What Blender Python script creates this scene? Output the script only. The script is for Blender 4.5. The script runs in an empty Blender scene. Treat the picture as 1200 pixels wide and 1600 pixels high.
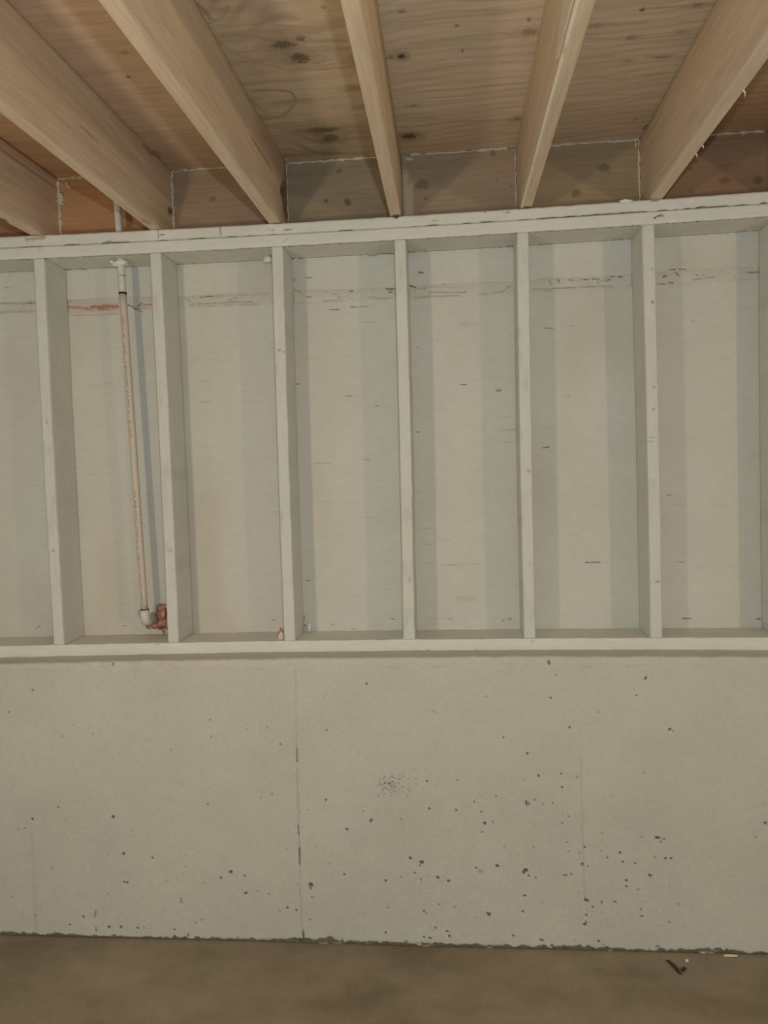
import bpy, math, random
import numpy as np
from mathutils import Matrix, Vector

C = bpy.context.scene.collection
SC = bpy.context.scene

# ------------------------------------------------------------------ camera
CAM = np.array([1.3798, -2.5432, 1.5657])
YAW, PITCH, ROLL, F = -0.09075, -0.05315, -0.03017, 1200.8
_f = np.array([math.sin(YAW)*math.cos(PITCH), math.cos(YAW)*math.cos(PITCH), math.sin(PITCH)])
_r = np.array([math.cos(YAW), -math.sin(YAW), 0.0])
_u = np.cross(_r, _f)
_rr = math.cos(ROLL)*_r + math.sin(ROLL)*_u
_uu = -math.sin(ROLL)*_r + math.cos(ROLL)*_u
cd = bpy.data.cameras.new('camera')
cd.sensor_fit = 'HORIZONTAL'
cd.sensor_width = 36.0
cd.lens = 36.0*F/1200.0
cam = bpy.data.objects.new('camera', cd)
C.objects.link(cam)
cam.matrix_world = Matrix(((_rr[0], _uu[0], -_f[0], CAM[0]),
                           (_rr[1], _uu[1], -_f[1], CAM[1]),
                           (_rr[2], _uu[2], -_f[2], CAM[2]), (0, 0, 0, 1)))
SC.camera = cam

# ------------------------------------------------------------------ light
w = bpy.data.worlds.new('world')
SC.world = w
w.use_nodes = True
w.node_tree.nodes['Background'].inputs[0].default_value = (0.82, 0.94, 1.0, 1)
w.node_tree.nodes['Background'].inputs[1].default_value = 0.38


def lamp(name, loc, color, power, radius):
    l = bpy.data.lights.new(name, 'POINT')
    l.color = color
    l.energy = power
    l.shadow_soft_size = radius
    o = bpy.data.objects.new(name, l)
    o.location = loc
    C.objects.link(o)


lamp('work_lamp_light', (0.08, -2.35, 1.40), (1.0, 0.82, 0.56), 36, 0.08)
lamp('work_lamp_light', (3.7, -2.75, 1.40), (1.0, 0.72, 0.40), 41, 0.06)
lamp('camera_fill_light', (1.45, -2.62, 1.75), (0.86, 0.95, 1.0), 40, 0.02)  # added cool fill beside the camera, lifts the centre and softens shadows

vs = SC.view_settings
vs.view_transform = 'Standard'
vs.look = 'None'
vs.gamma = 1.0
vs.use_curve_mapping = False
vs.exposure = 0.2

# ------------------------------------------------------------------ wear, measured on the surfaces (metres)
CONCRETE_PITS = [(0.205,0.425,0.0065,0.0065,1.0,0.0),(-0.081,0.414,0.0033,0.0066,1.0,0.5),(0.013,0.456,0.0033,0.0033,1.0,0.0),(0.236,0.297,0.0054,0.0054,1.0,0.0),(0.336,0.284,0.0043,0.0043,1.0,0.0),(0.604,0.239,0.0086,0.0054,1.0,0.5),(0.652,0.228,0.0043,0.0043,1.0,0.0),(0.57,0.218,0.0043,0.0043,1.0,0.0),(0.653,0.167,0.0075,0.0043,1.0,0.5),(0.233,0.198,0.0043,0.0043,1.0,0.0),(0.243,0.196,0.0043,0.0043,1.0,0.0),(0.174,0.155,0.0033,0.0033,0.6,0.0),(-0.168,0.139,0.0033,0.0033,0.6,0.0),(0.429,0.143,0.0043,0.0043,0.7,0.0),(0.429,0.132,0.0043,0.0043,0.7,0.0),(0.125,0.086,0.0044,0.0175,0.5,-0.3),(0.125,0.029,0.0033,0.011,0.6,0.0),(0.081,0.073,0.0055,0.0055,0.8,0.0),(0.031,0.044,0.0033,0.0033,1.0,0.0),(0.171,0.039,0.0055,0.0055,1.0,0.0),(0.214,0.04,0.0055,0.0055,1.0,0.0),(0.272,0.037,0.0044,0.0044,1.0,0.0),(0.075,-0.006,0.0088,0.0066,0.9,0.0),(0.401,0.035,0.0043,0.0043,0.8,0.0),(0.448,0.018,0.0043,0.0076,0.8,-0.4),(0.484,0.01,0.0032,0.0032,1.0,0.0),(0.475,0.06,0.0032,0.0032,1.0,0.0),(0.497,0.072,0.0032,0.0032,1.0,0.0),(0.514,0.203,0.0032,0.0032,0.6,0.0),(0.694,0.176,0.0032,0.0032,0.6,0.0),(0.936,0.49,0.0032,0.0063,1.0,-0.4),(1.084,0.422,0.0042,0.0074,1.0,-0.4),(1.002,0.391,0.0063,0.0042,1.0,0.0),(0.989,0.238,0.0053,0.0042,1.0,0.0),(0.876,0.201,0.0085,0.0074,1.0,0.0),(0.874,0.189,0.0032,0.0043,1.0,0.0),(0.793,0.12,0.0043,0.0043,1.0,0.0),(0.823,0.113,0.0043,0.0043,1.0,0.0),(0.768,0.108,0.0032,0.0032,0.7,0.0),(0.878,0.158,0.0043,0.0032,0.8,0.0),(0.868,0.081,0.0032,0.0032,1.0,0.0),(0.844,0.025,0.0043,0.0214,0.9,0.0),(0.835,0.008,0.0086,0.0064,0.8,0.0),(0.745,0.006,0.0032,0.0032,1.0,0.0),(0.953,0.306,0.0032,0.0032,0.5,0.0),(0.895,0.332,0.0032,0.0032,0.5,0.0),(0.798,0.323,0.0032,0.0032,0.5,0.0),(0.975,0.006,0.0043,0.0149,0.8,0.0),(1.083,0.877,0.0042,0.0042,1.0,0.0),(0.947,0.725,0.0031,0.0031,1.0,0.0),(0.556,0.758,0.0043,0.0043,0.7,0.0),(0.791,0.677,0.0032,0.0032,1.0,0.0),(0.68,0.726,0.0032,0.0032,0.5,0.0),(0.749,0.733,0.0042,0.0032,0.5,0.0),(0.558,0.702,0.0021,0.0021,1.0,0.0),(0.149,0.712,0.0022,0.0022,1.0,0.0),(0.041,0.703,0.0032,0.0043,0.5,0.0),(0.086,0.741,0.0032,0.0022,0.6,0.0),(-0.055,0.861,0.0054,0.0043,0.7,0.0),(-0.144,0.786,0.0044,0.0033,0.8,0.0),(0.417,0.657,0.0043,0.0043,0.4,0.0),(0.535,0.47,0.0032,0.0032,0.8,0.0),(0.756,0.508,0.0032,0.0053,0.6,-0.4),(0.718,0.497,0.0021,0.0021,1.0,0.0),(0.152,0.563,0.0032,0.0032,0.4,0.0),(0.23,0.946,0.0054,0.0064,0.9,-0.4),(0.307,0.944,0.0043,0.0043,1.0,0.0),(-0.108,0.382,0.0033,0.0033,1.0,0.0),(-0.133,0.379,0.0033,0.0033,0.5,0.0),(0.037,0.407,0.0022,0.0022,1.0,0.0),(-0.091,0.075,0.0044,0.0066,0.5,-0.4),(0.732,0.166,0.0021,0.0021,1.0,0.0),(1.056,0.21,0.0032,0.0032,0.5,0.0),(0.178,0.294,0.0022,0.0022,1.0,0.0),(-0.025,0.014,0.0033,0.0088,0.5,0.0),(1.059,0.453,0.0021,0.0021,1.0,0.0),(0.872,0.455,0.0021,0.0021,1.0,0.0),(1.103,0.179,0.0053,0.0021,0.4,0.0),(0.831,0.201,0.0021,0.0064,0.5,0.0),(0.837,0.179,0.0021,0.0075,0.4,0.0),(0.941,0.277,0.0053,0.0053,0.25,0.0),(0.42,0.209,0.0032,0.0022,0.6,0.0),(0.091,0.156,0.0022,0.0022,0.6,0.0),(1.589,0.485,0.0041,0.0093,1.0,0.0),(1.596,0.483,0.0031,0.0051,1.0,0.0),(1.271,0.556,0.0042,0.0042,1.0,0.0),(1.276,0.463,0.0042,0.0042,1.0,0.0),(1.363,0.459,0.0042,0.0042,1.0,0.0),(1.184,0.428,0.0031,0.0052,0.6,0.0),(1.454,0.417,0.0052,0.0052,1.0,0.0),(1.48,0.423,0.0031,0.0062,0.6,0.0),(1.446,0.388,0.0031,0.0031,1.0,0.0),(1.421,0.488,0.0031,0.0031,1.0,0.0),(1.492,0.507,0.0031,0.0031,1.0,0.0),(1.444,0.455,0.0031,0.0031,1.0,0.0),(1.37,0.559,0.0031,0.0031,0.6,0.0),(1.629,0.575,0.0041,0.0051,1.0,0.0),(1.7,0.582,0.0031,0.0031,1.0,0.0),(1.75,0.572,0.0041,0.0051,0.6,0.5),(1.703,0.537,0.0041,0.0041,1.0,0.0),(1.672,0.486,0.0031,0.0031,1.0,0.0),(1.641,0.481,0.0041,0.0031,0.6,0.0),(1.615,0.496,0.0041,0.0031,0.7,0.0),(1.704,0.449,0.0041,0.0031,0.5,0.0),(1.701,0.42,0.0041,0.0041,0.7,0.0),(1.722,0.443,0.0031,0.0031,1.0,0.0),(1.714,0.357,0.0041,0.0031,0.7,0.0),(1.72,0.329,0.0021,0.0021,1.0,0.0),(1.77,0.343,0.0041,0.0041,1.0,0.0),(1.762,0.287,0.0062,0.0062,0.8,0.0),(1.779,0.281,0.0031,0.0031,1.0,0.0),(1.754,0.324,0.0041,0.0031,0.6,0.0),(1.607,0.341,0.0052,0.0031,0.5,0.0),(1.516,0.341,0.0031,0.0031,0.6,0.0),(1.595,0.648,0.0041,0.0041,1.0,0.0),(1.729,0.733,0.0041,0.0041,1.0,0.0),(1.673,0.828,0.0041,0.0041,1.0,0.0),(1.669,0.943,0.0051,0.0051,1.0,0.0),(1.67,0.937,0.0031,0.0031,1.0,0.0),(1.689,0.902,0.0031,0.0031,1.0,0.0),(1.967,0.89,0.004,0.007,1.0,-0.5),(2.039,0.727,0.006,0.004,1.0,0.5),(2.049,0.72,0.003,0.003,1.0,0.0),(1.939,0.835,0.003,0.003,1.0,0.0),(1.82,0.783,0.0041,0.0041,0.6,0.0),(1.47,0.835,0.0041,0.0031,0.5,0.0),(1.52,0.699,0.0031,0.0031,1.0,0.0),(1.998,0.377,0.0092,0.0051,1.0,0.0),(2.018,0.373,0.0041,0.003,1.0,0.0),(2.008,0.364,0.0031,0.0031,1.0,0.0),(1.949,0.379,0.0031,0.0031,0.6,0.0),(2.022,0.31,0.0051,0.0031,1.0,0.0),(2.039,0.31,0.0041,0.0041,1.0,0.0),(1.988,0.313,0.0061,0.0031,0.6,0.0),(1.89,0.297,0.0041,0.0041,1.0,0.0),(1.881,0.326,0.0041,0.0041,1.0,0.0),(1.841,0.309,0.0031,0.0031,1.0,0.0),(1.928,0.292,0.0031,0.0031,1.0,0.0),(1.975,0.252,0.0061,0.0041,1.0,0.0),(1.971,0.256,0.0031,0.0031,1.0,0.0),(1.9,0.235,0.0051,0.0051,1.0,0.0),(1.9,0.216,0.0041,0.0041,1.0,0.0),(1.937,0.206,0.0041,0.0031,0.8,0.0),(2.328,0.428,0.005,0.005,1.0,0.0),(2.299,0.382,0.003,0.003,1.0,0.0),(2.157,0.314,0.003,0.003,0.4,0.0),(1.209,0.297,0.0052,0.0052,1.0,0.0),(1.246,0.284,0.0073,0.0063,1.0,0.0),(1.24,0.272,0.0031,0.0031,1.0,0.0),(1.222,0.248,0.0031,0.0031,1.0,0.0),(1.176,0.234,0.0032,0.0032,1.0,0.0),(1.297,0.234,0.0073,0.0042,1.0,-0.3),(1.332,0.223,0.0063,0.0042,1.0,0.0),(1.126,0.22,0.0042,0.0042,1.0,0.0),(1.242,0.225,0.0031,0.0031,1.0,0.0),(1.423,0.268,0.0031,0.0031,1.0,0.0),(1.437,0.257,0.0094,0.0083,0.35,0.0),(1.491,0.275,0.0062,0.0052,1.0,0.0),(1.582,0.263,0.0083,0.0062,1.0,0.0),(1.576,0.254,0.0052,0.0052,1.0,0.0),(1.591,0.245,0.0041,0.0041,1.0,0.0),(1.614,0.239,0.0031,0.0031,1.0,0.0),(1.707,0.249,0.0082,0.0031,1.0,0.0),(1.726,0.253,0.0031,0.0031,1.0,0.0),(1.577,0.178,0.0052,0.0041,1.0,0.0),(1.57,0.126,0.0042,0.0042,1.0,0.0),(1.774,0.166,0.0093,0.0051,1.0,0.0),(1.77,0.171,0.0031,0.0062,1.0,0.0),(1.821,0.161,0.0031,0.0062,1.0,0.0),(1.863,0.164,0.0051,0.0031,1.0,0.0),(1.792,0.145,0.0031,0.0031,1.0,0.0),(1.772,0.118,0.0041,0.0041,1.0,0.0),(1.766,0.086,0.0062,0.0052,1.0,0.0),(1.771,0.093,0.0021,0.0062,1.0,0.0),(1.461,0.113,0.0063,0.0063,1.0,0.0),(1.455,0.118,0.0031,0.0031,1.0,0.0),(1.249,0.119,0.0042,0.0042,1.0,0.0),(1.257,0.111,0.0032,0.0032,1.0,0.0),(1.299,0.142,0.0031,0.0031,1.0,0.0),(1.351,0.137,0.0063,0.0031,0.5,0.0),(1.132,0.127,0.0032,0.0032,1.0,0.0),(1.323,0.053,0.0063,0.0031,1.0,0.0),(1.33,0.037,0.0031,0.0073,1.0,0.0),(1.286,0.063,0.0042,0.0042,1.0,0.0),(1.266,0.028,0.0063,0.0042,1.0,0.0),(1.247,0.032,0.0042,0.0042,1.0,0.0),(1.629,0.031,0.0073,0.0042,1.0,-0.3),(1.537,0.043,0.0042,0.0042,1.0,0.0),(1.809,0.032,0.0041,0.0041,1.0,0.0),(1.824,0.021,0.0031,0.0031,1.0,0.0),(1.267,-0.006,0.0074,0.0053,1.0,0.0),(1.946,0.117,0.0051,0.0031,1.0,0.0),(1.944,0.141,0.0031,0.0031,1.0,0.0),(2.033,0.101,0.0031,0.0031,1.0,0.0),(1.994,0.02,0.0092,0.0041,0.7,0.0),(2.091,0.277,0.003,0.003,0.5,0.0),(1.188,0.017,0.0053,0.0032,0.7,0.0),(1.12,0.043,0.0042,0.0042,1.0,0.0),(1.574,0.257,0.0031,0.0031,1.0,0.0),(2.06,0.161,0.002,0.002,1.0,0.0),(1.303,0.784,0.0145,0.0062,0.22,-0.7),(1.749,0.192,0.0021,0.0021,1.0,0.0),(1.132,0.566,0.0027,0.0019,0.42696535119082824,0.0),(1.159,0.552,0.0018,0.0015,0.8995880575325357,0.0),(1.164,0.565,0.0026,0.0029,0.8488388040542745,0.0),(1.104,0.542,0.0027,0.0025,0.43040135647902805,0.0),(1.134,0.53,0.0035,0.0016,0.7395907665106825,0.0),(1.18,0.573,0.0035,0.0027,0.4092586088351054,0.0),(1.117,0.54,0.0027,0.0021,0.5016264180572825,0.0),(1.144,0.562,0.0023,0.0017,0.7492559951591554,0.0),(1.189,0.527,0.0022,0.0019,0.7999397630274767,0.0),(1.156,0.54,0.0022,0.0015,0.8666119501127169,0.0),(1.184,0.564,0.0024,0.0028,0.5997126307894032,0.0),(1.13,0.513,0.0022,0.0026,0.7371948574433814,0.0),(1.179,0.525,0.0021,0.0024,0.45354474806864326,0.0),(1.143,0.537,0.0025,0.0026,0.4970127380035223,0.0),(1.151,0.536,0.0025,0.0025,0.706258902082656,0.0),(1.118,0.564,0.0032,0.0026,0.47643251157283645,0.0),(1.127,0.563,0.0025,0.0023,0.639743875880431,0.0),(1.174,0.564,0.0025,0.0015,0.6100922673465652,0.0),(1.153,0.515,0.0036,0.0019,0.8944305128095096,0.0),(1.149,0.548,0.002,0.0021,0.4367366559036388,0.0),(1.134,0.551,0.002,0.0022,0.5290707484581532,0.0),(1.211,0.532,0.0019,0.0027,0.5393481595171561,0.0),(1.127,0.523,0.0017,0.0018,0.5708375920591704,0.0),(1.126,0.54,0.0027,0.0021,0.7334965219269404,0.0),(1.211,0.565,0.0033,0.002,0.6970269411938537,0.0),(1.125,0.541,0.0031,0.0025,0.4028563449639591,0.0),(1.176,0.535,0.0021,0.0018,0.42448279087647484,0.0),(1.208,0.529,0.0035,0.002,0.5832023994531912,0.0),(1.145,0.526,0.0033,0.0028,0.5878500207398558,0.0),(1.111,0.503,0.0034,0.0018,0.835506855920608,0.0),(1.157,0.576,0.0028,0.0019,0.6471509496192267,0.0),(1.132,0.546,0.0028,0.0022,0.8165686630915558,0.0),(1.161,0.52,0.0027,0.0023,0.7647893120638624,0.0),(1.159,0.555,0.0027,0.0024,0.5240636075264291,0.0),(1.183,0.56,0.0021,0.0029,0.7732297396647785,0.0),(1.139,0.548,0.0026,0.0018,0.4233458076859624,0.0),(1.152,0.505,0.0035,0.0017,0.744811300094533,0.0),(1.235,0.56,0.0031,0.0022,0.6745155205552613,0.0),(1.185,0.534,0.0027,0.0028,0.5007474640407409,0.0),(1.21,0.542,0.0021,0.0019,0.4463895843089216,0.0),(1.141,0.581,0.002,0.0015,0.4302137542243393,0.0),(1.125,0.528,0.0029,0.0029,0.8452386048489055,0.0),(1.206,0.508,0.0036,0.0016,0.8270194676932734,0.0),(1.151,0.543,0.0023,0.0024,0.653507914638429,0.0),(1.236,0.545,0.0034,0.0022,0.5940051642361202,0.0),(1.191,0.583,0.0035,0.0021,0.5867580959564093,0.0),(1.12,0.52,0.0023,0.0018,0.43117218024554815,0.0),(1.139,0.527,0.0017,0.0017,0.8593536966448916,0.0),(1.153,0.515,0.0025,0.0026,0.4095417306121812,0.0),(1.118,0.554,0.0031,0.0018,0.6401196058509429,0.0),(1.107,0.538,0.0037,0.0016,0.6620420766662716,0.0),(1.163,0.535,0.0032,0.0025,0.49490742257718867,0.0),(1.179,0.548,0.0025,0.0025,0.7941767153996679,0.0),(1.171,0.519,0.0018,0.002,0.8734789466391109,0.0),(1.155,0.527,0.0029,0.0023,0.802228312647758,0.0),(1.152,0.548,0.0035,0.0022,0.8799187836523262,0.0),(1.15,0.546,0.0027,0.0022,0.8405376827015143,0.0),(1.157,0.539,0.0022,0.002,0.8086614739187414,0.0),(1.146,0.546,0.0017,0.0029,0.8776331965630291,0.0),(1.126,0.524,0.003,0.0017,0.586706899530439,0.0),(1.159,0.527,0.002,0.0017,0.8192243435828657,0.0),(1.123,0.518,0.0017,0.0016,0.43044597264771406,0.0),(1.168,0.524,0.0017,0.0028,0.5132724164892156,0.0),(1.15,0.563,0.0021,0.0029,0.5831287540499547,0.0),(1.135,0.566,0.0023,0.0025,0.8961384497392173,0.0),(1.214,0.521,0.0034,0.0024,0.6449081251168005,0.0),(1.171,0.54,0.0023,0.0022,0.4342087210645936,0.0),(1.135,0.555,0.0022,0.0028,0.6939458387364041,0.0),(1.116,0.544,0.0038,0.0028,0.7994078796731741,0.0),(1.19,0.519,0.0029,0.0016,0.74634479349875,0.0),(1.148,0.548,0.0032,0.0016,0.5062940109916951,0.0),(1.106,0.537,0.0022,0.0016,0.5562227464914329,0.0),(1.139,0.548,0.0023,0.0018,0.47699343783583265,0.0),(1.166,0.531,0.0036,0.0021,0.43316703650921884,0.0),(1.168,0.545,0.0025,0.0025,0.7715648598611495,0.0),(1.165,0.535,0.0022,0.0028,0.8421527428154354,0.0),(1.156,0.568,0.003,0.0027,0.8800899417897063,0.0),(1.161,0.536,0.0026,0.0023,0.7892144560294424,0.0),(1.13,0.548,0.0022,0.0024,0.6911835329429257,0.0),(1.179,0.527,0.0019,0.002,0.5628104822676301,0.0),(1.125,0.534,0.0032,0.0027,0.40314406300888944,0.0),(1.135,0.535,0.0023,0.0022,0.6119808773675546,0.0),(1.109,0.506,0.0034,0.0018,0.48238521406440177,0.0),(1.145,0.545,0.0036,0.0027,0.8174117174241968,0.0),(1.162,0.55,0.0025,0.0021,0.4530808081128715,0.0),(1.145,0.55,0.0021,0.0029,0.6825014729675942,0.0),(1.117,0.548,0.0023,0.0015,0.5098629670854589,0.0),(1.192,0.535,0.0023,0.0025,0.5884657191642055,0.0),(1.195,0.571,0.0028,0.0029,0.48453660981812247,0.0),(1.179,0.547,0.0029,0.0023,0.6600085077908653,0.0),(0.081,0.344,0.0028,0.0024,0.5332873599573981,0.0),(0.98,0.387,0.0013,0.0016,0.7787443961898608,0.0),(1.511,0.491,0.002,0.0013,0.568113360219425,0.0),(1.458,0.758,0.0019,0.0026,0.3311078822519067,0.0),(-0.052,0.739,0.0023,0.0027,0.3781218085098212,0.0),(1.97,0.3,0.002,0.0023,0.3588351962766797,0.0),(1.075,0.623,0.0018,0.0024,0.5271871720826569,0.0),(2.202,0.178,0.0024,0.0013,0.4694885594376897,0.0),(0.189,0.185,0.0019,0.0017,0.5095336158390307,0.0),(1.581,0.562,0.0016,0.0023,0.6544144500225835,0.0),(0.942,0.837,0.0015,0.0025,0.4783240065751441,0.0),(0.587,0.285,0.0017,0.0016,0.4912107912192961,0.0),(0.856,0.105,0.0013,0.0027,0.5306191980809233,0.0),(0.988,0.185,0.0017,0.0025,0.5264330916775751,0.0),(0.075,0.609,0.002,0.0018,0.3512571715906876,0.0),(2.072,0.064,0.0023,0.0018,0.5477235904261506,0.0),(1.561,0.133,0.002,0.0019,0.5144690623307302,0.0),(-0.214,0.087,0.0021,0.002,0.46736566891600867,0.0),(0.125,0.486,0.0023,0.0025,0.6821833558352646,0.0),(-0.169,0.827,0.0021,0.0025,0.5823059857726371,0.0),(1.866,0.201,0.0013,0.0026,0.5787674727140703,0.0),(1.377,0.043,0.0026,0.0027,0.4714580443186504,0.0),(1.094,0.268,0.0024,0.0022,0.41677206804188227,0.0),(1.933,0.184,0.0026,0.0024,0.35027603682897074,0.0),(0.451,0.538,0.0013,0.0015,0.7597290307743927,0.0),(1.885,0.067,0.0017,0.0013,0.36339847959624677,0.0),(-0.153,0.646,0.0022,0.0015,0.7166849936339039,0.0),(1.531,0.428,0.0024,0.0018,0.5490174387430564,0.0),(0.127,0.026,0.002,0.0024,0.5287871310100393,0.0),(1.269,0.064,0.0019,0.0013,0.5807547611990258,0.0),(2.204,0.143,0.0019,0.0021,0.5445183794427861,0.0),(0.068,0.076,0.0014,0.0014,0.46906152029344667,0.0),(0.266,0.02,0.0027,0.0016,0.7943735870841273,0.0),(0.737,0.35,0.0021,0.0024,0.7326580905749496,0.0),(1.962,0.168,0.0025,0.0014,0.6671943308952581,0.0),(-0.092,0.06,0.0015,0.0023,0.4574505968932757,0.0),(1.296,0.54,0.0018,0.0026,0.5987117617386626,0.0),(1.106,0.848,0.0027,0.0017,0.3548479045469496,0.0),(0.45,0.295,0.0019,0.0024,0.6831484206404428,0.0),(0.09,0.251,0.0019,0.0026,0.541918192806361,0.0),(1.221,0.296,0.0021,0.0021,0.4681395736798652,0.0),(1.371,0.045,0.0018,0.0019,0.3651537966746164,0.0),(0.5,0.308,0.0014,0.0014,0.7487856904774588,0.0),(1.7,0.335,0.0024,0.0015,0.4759353058438363,0.0),(1.338,0.674,0.002,0.0014,0.3221641546474453,0.0),(-0.123,0.031,0.0027,0.0015,0.7049718651982309,0.0),(-0.07,0.642,0.0024,0.002,0.5386037276069893,0.0),(0.391,0.247,0.0017,0.0017,0.6856225713999454,0.0),(1.312,0.148,0.0021,0.0014,0.3545392848330702,0.0),(2.288,0.726,0.0021,0.002,0.4173822579719069,0.0),(0.221,0.226,0.0013,0.0013,0.4716160834883147,0.0),(1.341,0.387,0.0019,0.0017,0.7773335779819586,0.0),(0.609,0.517,0.002,0.0013,0.35293351649019095,0.0),(-0.191,0.157,0.0019,0.0024,0.5231018457088308,0.0),(1.116,0.475,0.0018,0.0014,0.6344117137676359,0.0),(-0.135,0.092,0.0019,0.002,0.6639807957473686,0.0),(1.96,0.587,0.0023,0.0024,0.7683953548518068,0.0),(0.831,0.403,0.0013,0.0019,0.32826349646104636,0.0),(0.369,0.101,0.0019,0.0025,0.5318071032092409,0.0),(1.634,0.157,0.0023,0.0023,0.3062789976275654,0.0),(0.73,0.055,0.0015,0.0025,0.7863034395261004,0.0),(1.825,0.39,0.0023,0.0026,0.7777118910339174,0.0),(0.683,0.075,0.0014,0.0027,0.3289969944960228,0.0),(0.575,0.356,0.0016,0.0019,0.4753685916070129,0.0),(1.533,0.056,0.0025,0.0022,0.660464178998966,0.0),(-0.146,0.531,0.0027,0.0015,0.6916517523485615,0.0),(1.829,0.503,0.0021,0.0017,0.48489636934110825,0.0),(2.322,0.49,0.0019,0.0023,0.49550769530729977,0.0),(0.173,0.727,0.0015,0.0027,0.7883795899784298,0.0),(1.054,0.647,0.0019,0.0021,0.6933293959329405,0.0),(2.335,0.779,0.0012,0.0026,0.3011429894594894,0.0),(2.247,0.142,0.0025,0.0018,0.4002181428974894,0.0),(1.372,0.446,0.0023,0.0015,0.5351692268874103,0.0),(2.134,0.564,0.0025,0.0023,0.36720859277376916,0.0),(1.49,0.46,0.0013,0.0021,0.3043976403928127,0.0),(-0.07,0.104,0.0016,0.0023,0.4390253109828294,0.0),(0.451,0.257,0.0021,0.0026,0.7103514096393009,0.0),(2.18,0.176,0.0013,0.0023,0.500192905134896,0.0),(-0.068,0.12,0.0018,0.0017,0.6323977321429923,0.0),(1.7,0.073,0.0022,0.0016,0.7427683731427245,0.0),(0.881,0.794,0.0015,0.0019,0.4385103315087002,0.0),(1.821,0.129,0.002,0.0018,0.7563521097066594,0.0),(1.513,0.453,0.0015,0.0014,0.6025938157592232,0.0),(2.151,0.491,0.0018,0.0017,0.31113405108057474,0.0),(1.439,0.512,0.0019,0.0024,0.6114634835727586,0.0),(0.446,0.254,0.0027,0.0023,0.3612284742218449,0.0),(1.45,0.027,0.0017,0.0019,0.5305837201873009,0.0),(1.837,0.442,0.0022,0.0019,0.6656037447633529,0.0),(0.294,0.04,0.0026,0.0027,0.7756963980509067,0.0),(1.822,0.331,0.0025,0.0024,0.5361875799094687,0.0),(0.085,0.671,0.0016,0.0016,0.5771096260284208,0.0),(2.003,0.09,0.0015,0.0024,0.5831180876451525,0.0),(1.303,0.675,0.0024,0.0024,0.4324103289424761,0.0),(0.772,0.346,0.0025,0.0021,0.4600765105323494,0.0),(2.1,0.152,0.0019,0.0021,0.6836610489708979,0.0),(1.641,0.487,0.0015,0.0017,0.6749468565199909,0.0),(1.318,0.301,0.0014,0.0027,0.5467768763559855,0.0),(-0.019,0.245,0.0025,0.0028,0.7236540187392604,0.0),(0.947,0.347,0.0021,0.0016,0.3797131644843031,0.0),(1.272,0.661,0.0027,0.0024,0.3092161453980782,0.0),(0.269,0.379,0.0024,0.0028,0.5748690362917361,0.0),(1.037,0.074,0.0019,0.0026,0.3292805170475239,0.0),(1.189,0.411,0.0027,0.0013,0.45347416455376494,0.0),(0.346,0.7,0.0025,0.0017,0.4931613443282325,0.0),(1.555,0.058,0.0015,0.0024,0.4527941521635875,0.0),(0.437,0.232,0.0024,0.0026,0.6914229545748372,0.0),(1.155,0.229,0.0023,0.0021,0.6646974515887568,0.0),(1.559,0.315,0.0013,0.0015,0.7414361299805303,0.0),(-0.057,0.159,0.0013,0.0016,0.3236067384877804,0.0),(0.3,0.021,0.0014,0.0023,0.5925067404069517,0.0),(1.584,0.269,0.0016,0.0016,0.4523898814469719,0.0),(1.897,0.283,0.0023,0.0016,0.3669192864513586,0.0),(1.047,0.109,0.0017,0.0024,0.651186216520468,0.0),(0.778,0.241,0.0027,0.0016,0.430291080608572,0.0),(0.846,0.447,0.0019,0.0024,0.7281465478973845,0.0),(1.534,0.314,0.0026,0.0015,0.6484111069708839,0.0),(0.812,0.226,0.0016,0.0017,0.35737309235109543,0.0),(1.002,0.12,0.0017,0.0026,0.7002400756127949,0.0),(0.539,0.527,0.0023,0.0015,0.6243838245158697,0.0),(1.443,0.506,0.0017,0.0014,0.5719052372209403,0.0),(2.005,0.609,0.0015,0.0014,0.7936438235171327,0.0),(1.77,0.448,0.0024,0.0019,0.3120959894678655,0.0),(-0.012,0.717,0.0014,0.0016,0.33171857921701287,0.0),(0.185,0.345,0.0019,0.0026,0.6918059639228935,0.0),(1.203,0.462,0.0026,0.0014,0.3062821905623887,0.0),(1.735,0.034,0.0023,0.0016,0.7464600917604873,0.0),(2.033,0.219,0.0026,0.0023,0.7267898462866824,0.0),(1.071,0.364,0.0026,0.0026,0.43843228429795933,0.0),(0.253,0.091,0.002,0.0026,0.525679330596871,0.0),(0.215,-0.008,0.0028,0.0024,0.38400797835055833,0.0),(0.297,0.062,0.0027,0.0021,0.43491648585508647,0.0),(0.394,0.786,0.0021,0.0016,0.3529782773944134,0.0),(1.914,0.116,0.0021,0.0016,0.509973692572076,0.0),(2.05,0.1,0.0018,0.0014,0.4947508379714986,0.0),(0.021,0.153,0.0028,0.0014,0.4801841588983792,0.0),(2.225,0.535,0.0023,0.0014,0.5307473659622379,0.0),(1.819,0.081,0.0024,0.0017,0.5697613551390182,0.0),(0.155,0.415,0.0024,0.0019,0.5470043044141724,0.0),(1.334,0.369,0.0017,0.0026,0.37960627263760033,0.0),(2.219,0.234,0.0019,0.0019,0.30732973965422367,0.0),(0.676,0.388,0.0013,0.0013,0.3031601893338709,0.0),(1.415,0.102,0.0026,0.0022,0.6592136781228428,0.0),(-0.106,0.012,0.0016,0.0027,0.47773452926858734,0.0),(0.332,0.179,0.0018,0.0015,0.6898132105119053,0.0),(0.383,0.206,0.0024,0.0026,0.6643341566874683,0.0),(2.064,0.155,0.0012,0.0016,0.7526656814168817,0.0)]
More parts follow.
